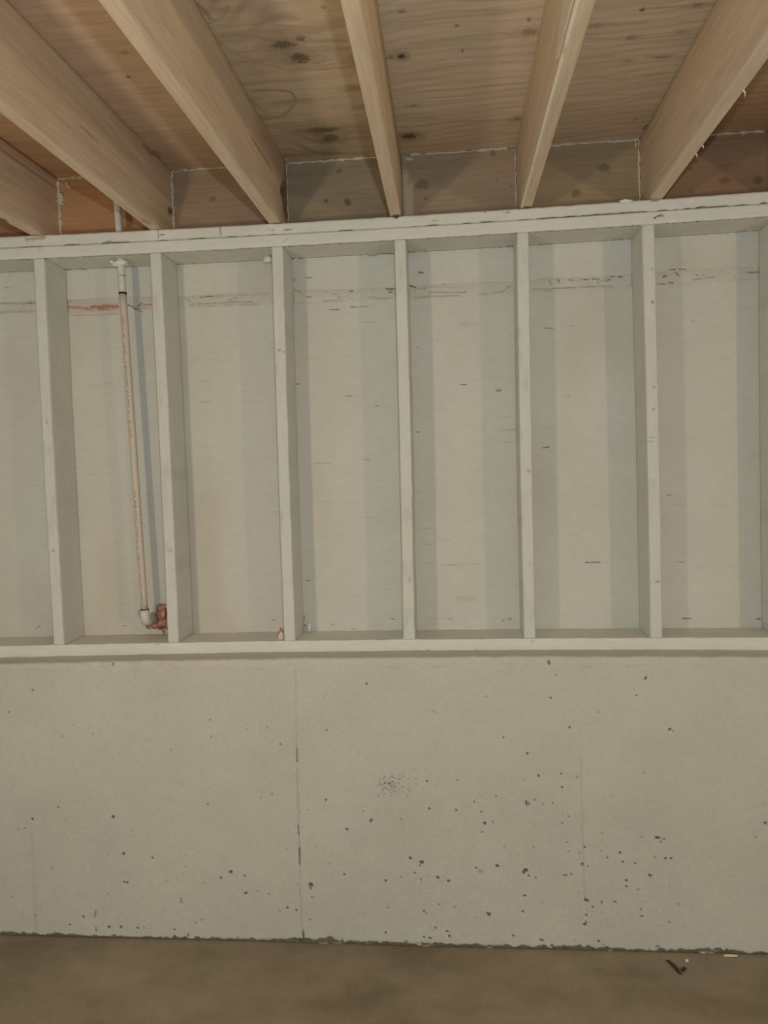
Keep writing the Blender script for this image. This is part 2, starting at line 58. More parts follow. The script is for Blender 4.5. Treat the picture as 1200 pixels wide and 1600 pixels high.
CONCRETE_LINES = [([(0.852,0.939),(0.847,0.769),(0.839,0.467)],0.0021,0.12),([(0.846,0.661),(0.844,0.618)],0.0025,0.6),([(0.84,0.402),(0.841,0.37)],0.0028,0.7),([(0.842,0.326),(0.84,0.272)],0.0028,0.75),([(0.845,0.597),(0.84,0.206),(0.841,0.008)],0.0021,0.2),([(1.762,0.643),(1.765,0.35),(1.767,0.181)],0.0041,0.13),([(-0.086,0.369),(-0.087,0.143),(-0.091,-0.005)],0.0088,0.08)]
SHEATHING_CRACKS = [([(0.885,2.25),(0.905,2.249)],0.0029,0.9),([(0.887,2.183),(0.907,2.182)],0.0027,0.9),([(1.034,2.196),(1.05,2.195)],0.0027,0.9),([(1.167,2.196),(1.193,2.194)],0.0044,0.8),([(1.175,2.184),(1.184,2.184)],0.0049,0.9),([(0.967,2.136),(0.998,2.135)],0.0022,1.0),([(1.039,2.142),(1.066,2.14)],0.0018,0.8),([(1.073,2.141),(1.102,2.14)],0.0018,0.7),([(0.835,1.882),(0.848,1.882)],0.0027,0.9),([(1.011,1.833),(1.034,1.832)],0.0023,0.9),([(1.114,1.795),(1.128,1.795)],0.0018,0.7),([(0.893,1.6),(0.953,1.599)],0.0016,0.4),([(1.067,1.609),(1.086,1.608)],0.0016,0.5),([(1.108,2.314),(1.139,2.312)],0.0022,0.8),([(1.161,2.318),(1.199,2.316)],0.0027,0.9),([(0.831,2.217),(0.865,2.2)],0.0034,0.5),([(0.832,2.246),(0.848,2.245)],0.0022,0.7),([(1.279,2.247),(1.292,2.246)],0.004,1.0),([(1.247,2.205),(1.269,2.195)],0.0035,0.9),([(1.317,2.177),(1.44,2.171)],0.002,0.5),([(1.318,2.195),(1.427,2.189)],0.0018,0.2),([(1.56,2.163),(1.598,2.187)],0.0022,0.5),([(1.538,1.832),(1.551,1.832)],0.0066,0.6),([(1.415,1.857),(1.433,1.856)],0.002,0.9),([(1.255,1.699),(1.266,1.698)],0.002,0.8),([(1.265,1.991),(1.274,1.991)],0.0022,0.5),([(1.424,2.065),(1.475,2.063)],0.011,0.12),([(1.385,1.11),(1.452,1.109)],0.0135,0.12),([(1.148,1.041),(1.159,1.04)],0.0036,1.0),([(1.178,0.98),(1.187,0.98)],0.0034,1.0),([(1.004,1.005),(1.021,1.005)],0.0027,0.7),([(0.931,1.022),(0.945,1.022)],0.0023,0.7),([(0.846,1.183),(0.858,1.183)],0.003,0.9),([(0.835,1.056),(0.836,1.038)],0.0028,0.7),([(0.833,1.021),(0.84,1.021)],0.0041,0.8),([(0.717,1.041),(0.727,1.041)],0.0035,0.5),([(1.35,1.038),(1.363,1.038)],0.0045,0.3),([(1.562,1.035),(1.571,1.035)],0.0036,0.8),([(1.538,1.029),(1.546,1.029)],0.0022,0.7),([(1.707,2.037),(1.733,2.035)],0.0026,0.9),([(1.782,2.042),(1.797,2.041)],0.0022,0.5),([(1.723,2.198),(1.729,2.184)],0.0026,0.7),([(1.753,2.2),(1.755,2.185)],0.0026,0.8),([(1.787,2.194),(1.806,2.193)],0.0026,0.6),([(1.836,2.194),(1.853,2.193)],0.0035,0.8),([(1.868,2.193),(1.887,2.192)],0.0033,0.8),([(1.881,2.179),(1.889,2.178)],0.0033,0.7),([(1.911,2.184),(1.925,2.189)],0.0033,0.7),([(1.926,2.2),(1.94,2.199)],0.0032,0.7),([(1.953,2.196),(1.966,2.196)],0.0035,0.8),([(2.004,2.202),(2.019,2.201)],0.0039,0.7),([(1.666,2.17),(1.735,2.167)],0.002,0.5),([(1.74,2.169),(1.812,2.168)],0.002,0.65),([(1.823,2.169),(1.908,2.169)],0.002,0.5),([(1.691,1.629),(1.712,1.632)],0.0027,0.9),([(1.778,1.805),(1.785,1.805)],0.0022,0.6),([(1.829,1.229),(1.879,1.228)],0.0029,1.0),([(1.699,2.319),(1.717,2.318)],0.0022,0.4),([(2.1,2.189),(2.111,2.192)],0.0039,0.9),([(2.123,2.211),(2.142,2.214)],0.003,0.9),([(2.151,2.212),(2.174,2.211)],0.0028,0.9),([(2.14,2.201),(2.15,2.192)],0.0039,0.8),([(2.094,2.166),(2.106,2.165)],0.0028,0.8),([(2.119,2.169),(2.131,2.168)],0.0034,0.9),([(2.205,2.19),(2.213,2.189)],0.0028,0.6),([(2.225,2.188),(2.234,2.188)],0.0026,0.6),([(2.192,2.173),(2.267,2.18)],0.0019,0.5),([(2.374,2.189),(2.423,2.187)],0.0021,0.7),([(2.193,2.04),(2.205,2.039)],0.0026,0.35),([(2.107,1.454),(2.116,1.454)],0.0026,0.9),([(2.154,1.029),(2.182,1.028)],0.0022,1.0),([(2.4,1.025),(2.408,1.024)],0.0039,0.9),([(2.141,1.225),(2.158,1.224)],0.0031,0.4),([(2.294,1.909),(2.319,1.908)],0.0065,0.1),([(-0.245,2.216),(-0.172,2.213)],0.0023,0.5),([(-0.16,2.21),(-0.111,2.213)],0.0028,0.8),([(-0.222,2.273),(-0.207,2.272)],0.0035,0.4),([(-0.239,2.187),(-0.125,2.186)],0.0019,0.2),([(0.023,2.325),(0.095,2.322)],0.0021,0.8),([(-0.004,2.178),(0.008,2.177)],0.0035,0.5),([(0.007,2.161),(0.199,2.156)],0.0018,0.35),([(0.007,2.209),(0.027,2.213)],0.0028,0.4),([(0.458,2.189),(0.467,2.189)],0.0027,0.6),([(0.505,2.201),(0.552,2.202)],0.0023,0.8),([(0.471,2.179),(0.692,2.176)],0.002,0.45),([(0.554,2.202),(0.75,2.199)],0.0018,0.25),([(0.438,2.321),(0.464,2.323)],0.0025,0.8),([(0.673,2.33),(0.689,2.329)],0.0034,0.7),([(0.484,1.833),(0.522,1.831)],0.0046,0.22),([(0.751,2.323),(0.764,2.323)],0.0045,1.0),([(0.377,0.975),(0.408,0.984)],0.0028,1.0),([(0.575,0.97),(0.611,0.97)],0.0019,0.6),([(-0.179,1.019),(-0.161,1.031)],0.0024,0.7),([(0.154,1.027),(0.174,1.027)],0.0024,0.5),([(-0.07,0.97),(-0.045,0.977)],0.0028,0.5),([(0.749,0.966),(0.759,0.966)],0.0023,1.0),([(0.875,1.97),(0.925,1.968)],0.0016,0.2),([(1.065,2.088),(1.132,2.085)],0.0016,0.2),([(1.227,1.487),(1.272,1.486)],0.0018,0.3),([(0.463,1.988),(0.556,1.984)],0.0016,0.12),([(1.302,1.775),(1.413,1.771)],0.0045,0.08),([(0.744,1.431),(0.753,1.431)],0.0023,0.4),([(0.236,2.186),(0.259,2.178)],0.0028,0.8),([(0.257,2.174),(0.287,2.161)],0.0028,0.9),([(0.308,1.096),(0.325,1.103)],0.0047,0.5),([(0.308,1.051),(0.321,1.06)],0.0056,0.9),([(0.3,1.03),(0.32,1.042)],0.007,0.9),([(0.311,1.009),(0.313,1.002)],0.007,1.0),([(0.279,0.956),(0.316,0.955)],0.0023,0.8)]
SHEATHING_RED = [([(0.006,2.175),(0.202,2.168)],0.0162,0.16),([(0.007,2.204),(0.203,2.195)],0.0092,0.18),([(0.014,2.19),(0.09,2.183)],0.0074,0.75),([(0.1,2.185),(0.198,2.184)],0.0092,0.95),([(0.026,2.188),(0.057,2.186)],0.0055,0.8),([(0.274,2.18),(0.291,2.19)],0.0069,0.8),([(0.288,2.184),(0.326,2.184)],0.0046,0.75),([(0.128,2.178),(0.164,2.176)],0.0081,0.8),([(0.224,2.189),(0.241,2.188)],0.0034,0.6),([(0.296,1.096),(0.307,1.068),(0.291,1.04),(0.266,1.03)],0.0164,0.75),([(0.257,1.04),(0.229,1.057),(0.223,1.081)],0.007,0.8),([(0.277,1.054),(0.314,1.025)],0.014,0.8),([(0.304,1.021),(0.319,1.02)],0.0094,0.6)]
BOTTOM_PLATE_MARKS = [([(0.327,0.954),(0.366,0.954)],0.002,0.8),([(0.343,0.99),(0.354,0.99)],0.0027,0.8),([(1.276,0.961),(1.287,0.961)],0.0032,0.9),([(1.308,0.952),(1.319,0.952)],0.0026,0.6),([(1.442,0.96),(1.448,0.96)],0.0021,0.8),([(2.195,0.951),(2.203,0.951)],0.0017,0.7),([(2.265,0.948),(2.335,0.947)],0.0017,0.7),([(1.625,0.988),(1.63,0.988)],0.0025,0.8),([(0.482,0.957),(0.493,0.957)],0.002,0.6),([(1.188,0.96),(1.203,0.96)],0.0017,0.5)]
PLATE_GAPS = [(-0.076,0.015,0.0017),(0.083,0.148,0.0022),(0.223,0.319,0.0028),(0.412,0.452,0.0021),(0.518,0.583,0.0026),(0.649,0.692,0.0019),(0.714,0.751,0.0017),(0.794,0.82,0.0021),(0.837,0.85,0.0025),(1.025,1.077,0.0029),(1.264,1.285,0.0017),(1.312,1.357,0.0027),(1.43,1.463,0.0023),(1.483,1.536,0.0025),(1.604,1.656,0.0014),(1.664,1.801,0.0027),(1.801,2.014,0.0033),(2.043,2.079,0.003),(2.092,2.108,0.0024),(2.122,2.153,0.0024),(2.157,2.198,0.0064),(2.194,2.264,0.0036),(2.354,2.379,0.008),(2.277,2.322,0.002)]
TOP_PLATE_MARKS = [([(0.417,2.403),(0.418,2.367)],0.0026,0.6),([(0.631,2.393),(0.632,2.364)],0.0026,0.8),([(0.422,2.376),(0.437,2.379)],0.0026,0.8),([(0.844,2.368),(0.872,2.371)],0.0021,0.7),([(0.795,2.373),(0.812,2.372)],0.0021,0.7),([(0.795,2.396),(0.838,2.393)],0.0021,0.9),([(0.836,2.327),(0.858,2.342)],0.0042,0.15),([(1.213,2.386),(1.228,2.391)],0.0033,1.0),([(1.205,2.392),(1.236,2.391)],0.0025,0.9),([(1.61,2.393),(1.647,2.395)],0.0027,1.0),([(2.033,2.338),(2.053,2.348)],0.0028,1.0),([(2.041,2.345),(2.061,2.344)],0.002,0.8),([(1.502,2.389),(1.508,2.389)],0.0031,0.5),([(2.026,2.392),(2.05,2.39)],0.002,0.8),([(-0.004,2.35),(0.005,2.35)],0.0044,0.25),([(0.223,2.361),(0.25,2.366)],0.0054,0.5),([(2.337,2.31),(2.352,2.309)],0.002,0.5),([(1.335,2.371),(1.352,2.37)],0.0021,0.4),([(1.093,2.391),(1.11,2.39)],0.0017,0.5),([(1.561,2.386),(1.582,2.384)],0.0021,0.6)]
TOP_PLATE_BARE = [([(-0.043,2.389),(0.021,2.392)],0.0098,1.0)]
STUD_MARKS = [(0.816,1.978,0.0064,0.0043,0.5,0.0),(0.829,1.973,0.0043,0.0043,0.4,0.0),(2.026,2.076,0.0041,0.0061,0.5,0.0),(2.023,1.736,0.0041,0.0041,0.6,0.0),(2.027,1.807,0.0041,0.0031,0.35,0.0),(2.02,1.647,0.0123,0.0021,0.35,0.0),(2.017,1.634,0.0123,0.0021,0.3,0.0),(0.408,1.317,0.0088,0.0066,0.25,0.0),(1.626,1.552,0.0063,0.0063,0.3,0.0),(0.057,1.809,0.0066,0.0044,0.3,0.0),(2.032,1.181,0.0083,0.0041,0.35,0.0),(2.028,2.181,0.0041,0.0041,0.3,0.0),(-0.008,1.326,0.0067,0.0067,0.3,0.0),(1.196,1.439,0.0064,0.0043,0.25,0.0),(1.227,1.203,0.0032,0.0107,0.3,0.0),(0.843,1.652,0.0043,0.0043,0.2,0.0),(-0.007,1.768,0.0044,0.0066,0.3,0.0)]
PLYWOOD_KNOTS = [(0.983,-0.585,0.0305,0.017,0.75,0.0),(1.032,-0.606,0.0127,0.0138,0.7,0.0),(1.015,-0.517,0.0249,0.0243,0.8,0.2),(1.0,-0.567,0.0485,0.0404,0.28,0.0),(1.002,-0.095,0.0602,0.0179,0.75,0.0),(0.986,-0.084,0.0283,0.0316,0.5,0.0),(1.016,-0.032,0.0268,0.0282,0.75,0.3),(0.998,-0.073,0.0811,0.0546,0.25,0.0),(0.883,-0.465,0.0274,0.0289,0.22,0.0),(0.972,-0.722,0.0209,0.0196,0.25,0.0),(1.109,-0.725,0.0059,0.0073,0.4,0.0),(0.984,-0.607,0.0159,0.0111,0.3,0.0),(1.275,-0.487,0.01,0.0124,0.95,0.0),(1.247,-0.488,0.0083,0.0093,0.6,0.0),(1.268,-0.006,0.0206,0.0214,0.9,0.05),(1.288,-0.682,0.0075,0.0075,0.5,0.0),(1.293,-0.212,0.0113,0.008,0.6,0.0),(1.416,-0.606,0.0062,0.0054,0.6,0.0),(1.594,-0.553,0.019,0.0142,0.5,0.0),(1.605,-0.551,0.0095,0.0114,0.5,0.0),(1.59,-0.608,0.0062,0.0081,0.5,0.0),(1.431,-0.489,0.0033,0.0092,0.7,0.0),(1.605,-0.075,0.0139,0.0133,0.5,0.0),(1.517,-0.492,0.0098,0.0091,0.2,0.0),(1.314,-0.121,0.0393,0.0173,0.15,0.0),(1.856,-0.609,0.0061,0.0079,0.8,0.0),(1.982,-0.609,0.0151,0.0079,0.55,0.0),(1.857,-0.489,0.0113,0.0075,0.5,0.0),(1.961,-0.383,0.0153,0.0083,0.55,0.0),(1.872,-0.374,0.0103,0.0067,0.4,0.0),(1.755,-0.558,0.022,0.0084,0.4,0.0),(1.977,-0.498,0.0128,0.0059,0.4,0.0),(2.021,0.049,0.0062,0.0193,0.6,0.0),(1.976,-0.017,0.006,0.0138,0.4,0.0),(0.582,-0.608,0.0113,0.007,0.4,0.0),(0.542,-0.493,0.0051,0.0063,0.8,0.0),(0.519,-0.333,0.0222,0.0074,0.15,0.0),(0.412,-0.021,0.0381,0.0145,0.4,0.5),(0.419,0.017,0.0257,0.015,0.3,0.0)]
PLYWOOD_LINES = [([(0.841,-0.642),(0.889,-0.641),(0.94,-0.625),(0.981,-0.591),(1.03,-0.592),(1.141,-0.582)],0.0039,0.35),([(0.833,-0.618),(0.845,-0.575),(0.869,-0.541),(0.897,-0.521),(0.939,-0.483),(0.986,-0.46),(1.057,-0.472),(1.144,-0.485)],0.0032,0.35),([(0.894,-0.603),(0.882,-0.57),(0.885,-0.507),(0.924,-0.492)],0.0048,0.22),([(0.849,-0.369),(0.912,-0.367),(0.954,-0.349),(0.959,-0.303),(0.932,-0.248),(0.893,-0.201),(0.831,-0.189)],0.0039,0.5),([(0.821,-0.793),(0.833,-0.762),(0.84,-0.715)],0.0043,0.5),([(0.892,-0.758),(0.879,-0.73),(0.853,-0.708),(0.828,-0.701)],0.0037,0.35),([(0.955,-0.712),(0.961,-0.677),(1.013,-0.664),(1.071,-0.642),(1.15,-0.645)],0.003,0.28),([(0.991,-0.768),(0.966,-0.728),(0.972,-0.691)],0.0029,0.2),([(0.832,-0.342),(0.836,-0.283),(0.854,-0.24)],0.0073,0.3),([(0.838,-0.135),(0.886,-0.172),(0.941,-0.15),(1.005,-0.174),(1.123,-0.177)],0.003,0.2),([(0.882,-0.058),(0.938,-0.025),(0.988,0.048),(1.096,0.04)],0.0031,0.25),([(1.045,-0.587),(1.14,-0.576)],0.0032,0.3),([(1.053,-0.45),(1.14,-0.453)],0.0026,0.25),([(0.843,0.019),(0.961,0.08),(1.134,0.088)],0.0063,0.25),([(0.993,-0.408),(1.081,-0.405),(1.153,-0.418)],0.0035,0.15),([(1.298,-0.544),(1.395,-0.553),(1.522,-0.558),(1.608,-0.551)],0.0019,0.25),([(1.252,-0.069),(1.392,-0.092),(1.511,-0.082),(1.613,-0.074)],0.003,0.3),([(1.281,-0.639),(1.396,-0.641),(1.546,-0.645)],0.0018,0.2),([(1.308,-0.411),(1.462,-0.421),(1.614,-0.415)],0.0021,0.2),([(1.3,-0.231),(1.467,-0.225),(1.615,-0.221)],0.0022,0.18),([(1.371,0.021),(1.515,0.02),(1.628,0.024)],0.0025,0.2),([(1.74,-0.554),(1.801,-0.556),(1.878,-0.553)],0.0031,0.3),([(1.856,-0.612),(1.938,-0.61),(2.041,-0.608)],0.0018,0.35),([(1.733,-0.504),(1.815,-0.487),(1.943,-0.48),(2.02,-0.486)],0.0019,0.25),([(1.917,-0.392),(1.961,-0.383),(2.02,-0.377)],0.002,0.35),([(1.756,-0.31),(1.894,-0.272),(2.027,-0.297)],0.0021,0.2),([(1.765,-0.198),(1.871,-0.213),(2.009,-0.236)],0.0022,0.2)]
PLYWOOD_PALE = [([(1.061,-0.611),(1.08,-0.605),(1.136,-0.602)],0.0019,0.5)]
BLOCKING_KNOTS = [(0.568,2.533,0.0112,0.0089,0.45,0.0),(0.969,2.502,0.0066,0.0066,0.8,0.0),(1.042,2.493,0.011,0.0132,0.7,0.6),(1.017,2.6,0.0088,0.0066,0.6,0.0),(1.168,2.487,0.0066,0.0066,0.3,0.0),(1.301,2.535,0.024,0.0153,0.5,0.0),(1.29,2.534,0.0087,0.0087,0.4,0.0),(1.311,2.49,0.0087,0.0044,0.5,0.0),(1.543,2.624,0.0086,0.0065,0.5,0.0),(1.554,2.538,0.0022,0.0022,1.0,0.0),(1.91,2.553,0.0192,0.0128,0.5,0.0),(1.924,2.54,0.0085,0.0064,0.3,0.0),(1.814,2.476,0.015,0.0129,0.5,0.0),(2.297,2.487,0.019,0.0126,0.5,0.0),(2.402,2.483,0.0147,0.0126,0.5,0.0),(2.188,2.459,0.0127,0.0085,0.35,0.0),(1.603,2.512,0.0043,0.0043,0.6,0.0),(0.065,2.588,0.0454,0.0182,0.1,0.0),(-0.169,2.467,0.0229,0.0115,0.2,0.0)]

# ------------------------------------------------------------------ numpy noise
def _hash(ix, iy, seed):
    h = (ix.astype(np.int64)*374761393 + iy.astype(np.int64)*668265263 + seed*974634777) & 0xffffffff
    h = ((h ^ (h >> 13))*1274126177) & 0xffffffff
    h = (h ^ (h >> 16)) & 0xffffffff
    return h/4294967295.0


def vnoise(x, y, seed=0):
    x = np.asarray(x, float)
    y = np.asarray(y, float) + np.zeros_like(x)
    x = x + np.zeros_like(y)
    ix = np.floor(x)
    iy = np.floor(y)
    fx = x-ix
    fy = y-iy
    fx = fx*fx*(3-2*fx)
    fy = fy*fy*(3-2*fy)
    a = _hash(ix, iy, seed)
    b = _hash(ix+1, iy, seed)
    c = _hash(ix, iy+1, seed)
    d = _hash(ix+1, iy+1, seed)
    return (a+(b-a)*fx)+((c+(d-c)*fx)-(a+(b-a)*fx))*fy


def fbm(x, y, seed=0, octaves=4):
    t = 0
    a = 1.0
    n = 0
    for i in range(octaves):
        t = t+a*vnoise(np.asarray(x)*2**i, np.asarray(y)*2**i, seed+i*17)
        n += a
        a *= 0.5
    return t/n


def sstep(a, b, x):
    t = np.clip((x-a)/(b-a), 0, 1)
    return t*t*(3-2*t)


def paint_ellipses(A, B, out, marks, rough=0.35, seed=3):
    """darken the grid value `out` (same shape as A, B) inside ellipses (a, b, ra, rb, strength, angle)"""
    a1 = A[0] if A.ndim == 2 else A
    for (a, b, ra, rb, st, an) in marks:
        R = max(ra, rb)*1.7+0.002
        m = (np.abs(A-a) < R) & (np.abs(B-b) < R)
        if not m.any():
            continue
        da = A[m]-a
        db = B[m]-b
        c, s = math.cos(an), math.sin(an)
        p = (da*c+db*s)/max(ra, 1e-4)
        q = (-da*s+db*c)/max(rb, 1e-4)
        rr = np.sqrt(p*p+q*q)+rough*(vnoise(A[m]*260, B[m]*260, seed)-0.5)
        out[m] = np.maximum(out[m], st*(1-sstep(0.7, 1.35, rr)))


def paint_strokes(A, B, out, strokes, rough=0.5, seed=9):
    for pts, wd, st in strokes:
        for (p, q) in zip(pts[:-1], pts[1:]):
            lo0, hi0 = min(p[0], q[0])-wd*2, max(p[0], q[0])+wd*2
            lo1, hi1 = min(p[1], q[1])-wd*2, max(p[1], q[1])+wd*2
            m = (A > lo0) & (A < hi0) & (B > lo1) & (B < hi1)
            if not m.any():
                continue
            dx, dy = q[0]-p[0], q[1]-p[1]
            L = dx*dx+dy*dy+1e-12
            t = np.clip(((A[m]-p[0])*dx+(B[m]-p[1])*dy)/L, 0, 1)
            dd = np.hypot(A[m]-p[0]-t*dx, B[m]-p[1]-t*dy)/(wd*0.62+1e-5)
            dd = dd+rough*(vnoise(A[m]*180, B[m]*420, seed)-0.5)*1.6
            out[m] = np.maximum(out[m], st*(1-sstep(0.6, 1.5, dd)))


def chaikin(p, k=3):
    p = [np.array(q, float) for q in p]
    for _ in range(k):
        q = [p[0]]
        for a, c in zip(p[:-1], p[1:]):
            q += [0.75*a+0.25*c, 0.25*a+0.75*c]
        p = q+[p[-1]]
    return [tuple(t) for t in p]


# ------------------------------------------------------------------ mesh builders
def mesh_obj(name, V, Fq, mat, parent=None, loc=(0, 0, 0), attrs=None, extra=None, smooth=True):
    V = np.asarray(V, float)-np.array(loc)
    me = bpy.data.meshes.new(name)
    Fq = np.asarray(Fq, np.int64).reshape(-1, 4) if len(Fq) else np.zeros((0, 4), np.int64)
    extra = extra or []
    nl = Fq.size+sum(len(e) for e in extra)
    me.vertices.add(len(V))
    me.vertices.foreach_set('co', V.ravel())
    me.loops.add(nl)
    li = np.concatenate([Fq.ravel()]+[np.asarray(e) for e in extra]).astype(np.int32)
    me.loops.foreach_set('vertex_index', li)
    npoly = len(Fq)+len(extra)
    tot = np.array([4]*len(Fq)+[len(e) for e in extra], np.int32)
    st = np.concatenate([[0], np.cumsum(tot)[:-1]]).astype(np.int32)
    me.polygons.add(npoly)
    me.polygons.foreach_set('loop_start', st)
    me.polygons.foreach_set('use_smooth', np.full(npoly, smooth))
    me.update(calc_edges=True)
    me.validate()
    for k, arr in (attrs or {}).items():
        at = me.attributes.new(k, 'FLOAT', 'POINT')
        at.data.foreach_set('value', np.asarray(arr, np.float32).ravel())
    me.materials.append(mat)
    o = bpy.data.objects.new(name, me)
    o.location = loc
    C.objects.link(o)
    if parent is not None:
        o.parent = parent
        o.location = Vector(loc)-parent.matrix_world.translation if False else Vector(loc)-Vector(parent.location)
    return o


def grid_faces(n, m, closed=False):
    i = np.arange(n-1)[:, None]
    j = np.arange(m if closed else m-1)[None, :]
    j2 = (j+1) % m
    return np.stack(np.broadcast_arrays(i*m+j, i*m+j2, (i+1)*m+j2, (i+1)*m+j), -1).reshape(-1, 4)


def rect_loop(w0, w1, h0, h1, nw, nh, r=0.0025, order='ccw'):
    """closed loop of a rectangle with eased corners; nw/nh = points along each side"""
    P = []
    def side(a, b, n):
        for t in np.linspace(0, 1, n):
            P.append((a[0]+(b[0]-a[0])*t, a[1]+(b[1]-a[1])*t))
    side((w0+r, h0), (w1-r, h0), nw)
    side((w1, h0+r), (w1, h1-r), nh)
    side((w1-r, h1), (w0+r, h1), nw)
    side((w0, h1-r), (w0, h0+r), nh)
    return np.array(P)


def loft(name, axis, S, loops, mat, parent=None, loc=(0, 0, 0), attrs=None, smooth=True):
    """S stations along axis, loops (ns, n, 2) in the two other axes (cyclic order)"""
    ns, n = loops.shape[:2]
    V = np.zeros((ns, n, 3))
    oa = [(1, 2), (2, 0), (0, 1)][axis]
    V[:, :, axis] = S[:, None]
    V[:, :, oa[0]] = loops[:, :, 0]
    V[:, :, oa[1]] = loops[:, :, 1]
    Fq = grid_faces(ns, n, True)[:, ::-1]
    caps = [list(range(n))[::-1], list(range((ns-1)*n, ns*n))]
    # loops run counter-clockwise seen from +axis: first cap reversed
    at = attrs(V) if callable(attrs) else attrs
    return mesh_obj(name, V.reshape(-1, 3), Fq[:, ::-1][:, ::-1] if False else Fq, mat, parent, loc, at, caps, smooth), V


def fix_normals(o):
    import bmesh
    bm = bmesh.new()
    bm.from_mesh(o.data)
    bmesh.ops.recalc_face_normals(bm, faces=bm.faces)
    bm.to_mesh(o.data)
    bm.free()


def tube(name, pts, rad, mat, parent=None, n=10, loc=(0, 0, 0), jitter=0.0, seed=0, cap=True):
    pts = np.array(pts, float)
    k = len(pts)
    rad = np.full(k, rad) if np.isscalar(rad) else np.array(rad)
    T = np.gradient(pts, axis=0)
    T /= np.linalg.norm(T, axis=1)[:, None]
    ref = np.array([0.31, 0.2, 0.93]) if abs(T[0][2]) < 0.9 else np.array([1.0, 0.1, 0])
    V = []
    for i in range(k):
        a = np.cross(T[i], ref)
        a /= np.linalg.norm(a)
        b = np.cross(T[i], a)
        th = np.arange(n)*2*math.pi/n
        r = rad[i]*(1+jitter*(vnoise(th*3+i*0.7, np.full(n, i*0.9), seed)-0.5)*2)
        V.append(pts[i]+np.outer(np.cos(th)*r, a)+np.outer(np.sin(th)*r, b))
    V = np.array(V).reshape(-1, 3)
    caps = [list(range(n))[::-1], list(range((k-1)*n, k*n))] if cap else []
    o = mesh_obj(name, V, grid_faces(k, n, True), mat, parent, loc, None, caps)
    fix_normals(o)
    return o


def blob(name, c, size, mat, parent=None, seed=0, amp=0.35, nu=16, nv=9):
    c = np.array(c)
    V = []
    for i in range(nv):
        ph = math.pi*(i+0.5)/nv
        for j in range(nu):
            th = 2*math.pi*j/nu
            d = np.array([math.sin(ph)*math.cos(th), math.sin(ph)*math.sin(th), math.cos(ph)])
            k = 1+amp*(float(vnoise(np.array([d[0]*2.2+5+d[2]]), np.array([d[1]*2.2+7-d[2]*1.3]), seed)[0])-0.5)*2
            V.append(c+d*np.array(size)*k)
    caps = [list(range(nu))[::-1], list(range((nv-1)*nu, nv*nu))]
    o = mesh_obj(name, V, grid_faces(nv, nu, True), mat, parent, tuple(c), None, caps)
    fix_normals(o)
    return o


def empty(name, loc, label=None, cat=None, group=None, kind=None):
    o = bpy.data.objects.new(name, None)
    o.location = loc
    o.empty_display_size = 0.1
    C.objects.link(o)
    tag(o, label, cat, group, kind)
    return o


def tag(o, label=None, cat=None, group=None, kind=None):
    for k, v in (('label', label), ('category', cat), ('group', group), ('kind', kind)):
        if v:
            o[k] = v
    return o


# ------------------------------------------------------------------ materials
class Mat:
    def __init__(s, name, rough=0.7):
        s.m = bpy.data.materials.new(name)
        s.m.use_nodes = True
        s.t = s.m.node_tree
        s.b = s.t.nodes['Principled BSDF']
        s.b.inputs['Roughness'].default_value = rough
        s.b.inputs['Specular IOR Level'].default_value = 0.25
        s.tc = s.t.nodes.new('ShaderNodeTexCoord')

    def n(s, kind, **kw):
        nd = s.t.nodes.new(kind)
        for k, v in kw.items():
            setattr(nd, k, v)
        return nd

    def link(s, a, b):
        s.t.links.new(a, b)

    def noise(s, scale, detail=4, rough=0.55, stretch=(1, 1, 1), shift=(0, 0, 0), dist=0.0):
        mp = s.n('ShaderNodeMapping')
        mp.inputs['Scale'].default_value = stretch
        mp.inputs['Location'].default_value = shift
        s.link(s.tc.outputs['Object'], mp.inputs['Vector'])
        nz = s.n('ShaderNodeTexNoise')
        nz.inputs['Scale'].default_value = scale
        nz.inputs['Detail'].default_value = detail
        nz.inputs['Roughness'].default_value = rough
        nz.inputs['Distortion'].default_value = dist
        s.link(mp.outputs[0], nz.inputs['Vector'])
        return nz.outputs[0]

    def ramp(s, fac, stops):
        r = s.n('ShaderNodeValToRGB')
        el = r.color_ramp.elements
        while len(el) < len(stops):
            el.new(0.5)
        for e, (p, c) in zip(el, stops):
            e.position = p
            e.color = (*c, 1)
        s.link(fac, r.inputs[0])
        return r.outputs[0]

    def mix(s, fac, a, b, mode='MIX'):
        mx = s.n('ShaderNodeMix', data_type='RGBA', blend_type=mode)
        for sock, v in ((mx.inputs['Factor'], fac), (mx.inputs['A'] if False else mx.inputs[6], a), (mx.inputs[7], b)):
            if isinstance(v, (int, float)):
                sock.default_value = v
            elif isinstance(v, tuple):
                sock.default_value = (*v, 1)
            else:
                s.link(v, sock)
        return mx.outputs[2]

    def attr(s, name):
        a = s.n('ShaderNodeAttribute', attribute_name=name)
        return a.outputs['Fac']

    def bump(s, h, strength, dist=0.002):
        b = s.n('ShaderNodeBump')
        b.inputs['Strength'].default_value = strength
        b.inputs['Distance'].default_value = dist
        s.link(h, b.inputs['Height'])
        s.link(b.outputs[0], s.b.inputs['Normal'])

    def color(s, c):
        if isinstance(c, tuple):
            s.b.inputs['Base Color'].default_value = (*c, 1)
        else:
            s.link(c, s.b.inputs['Base Color'])
        return s.m


def scalec(c, k):
    return tuple(min(1, x*k) for x in c)


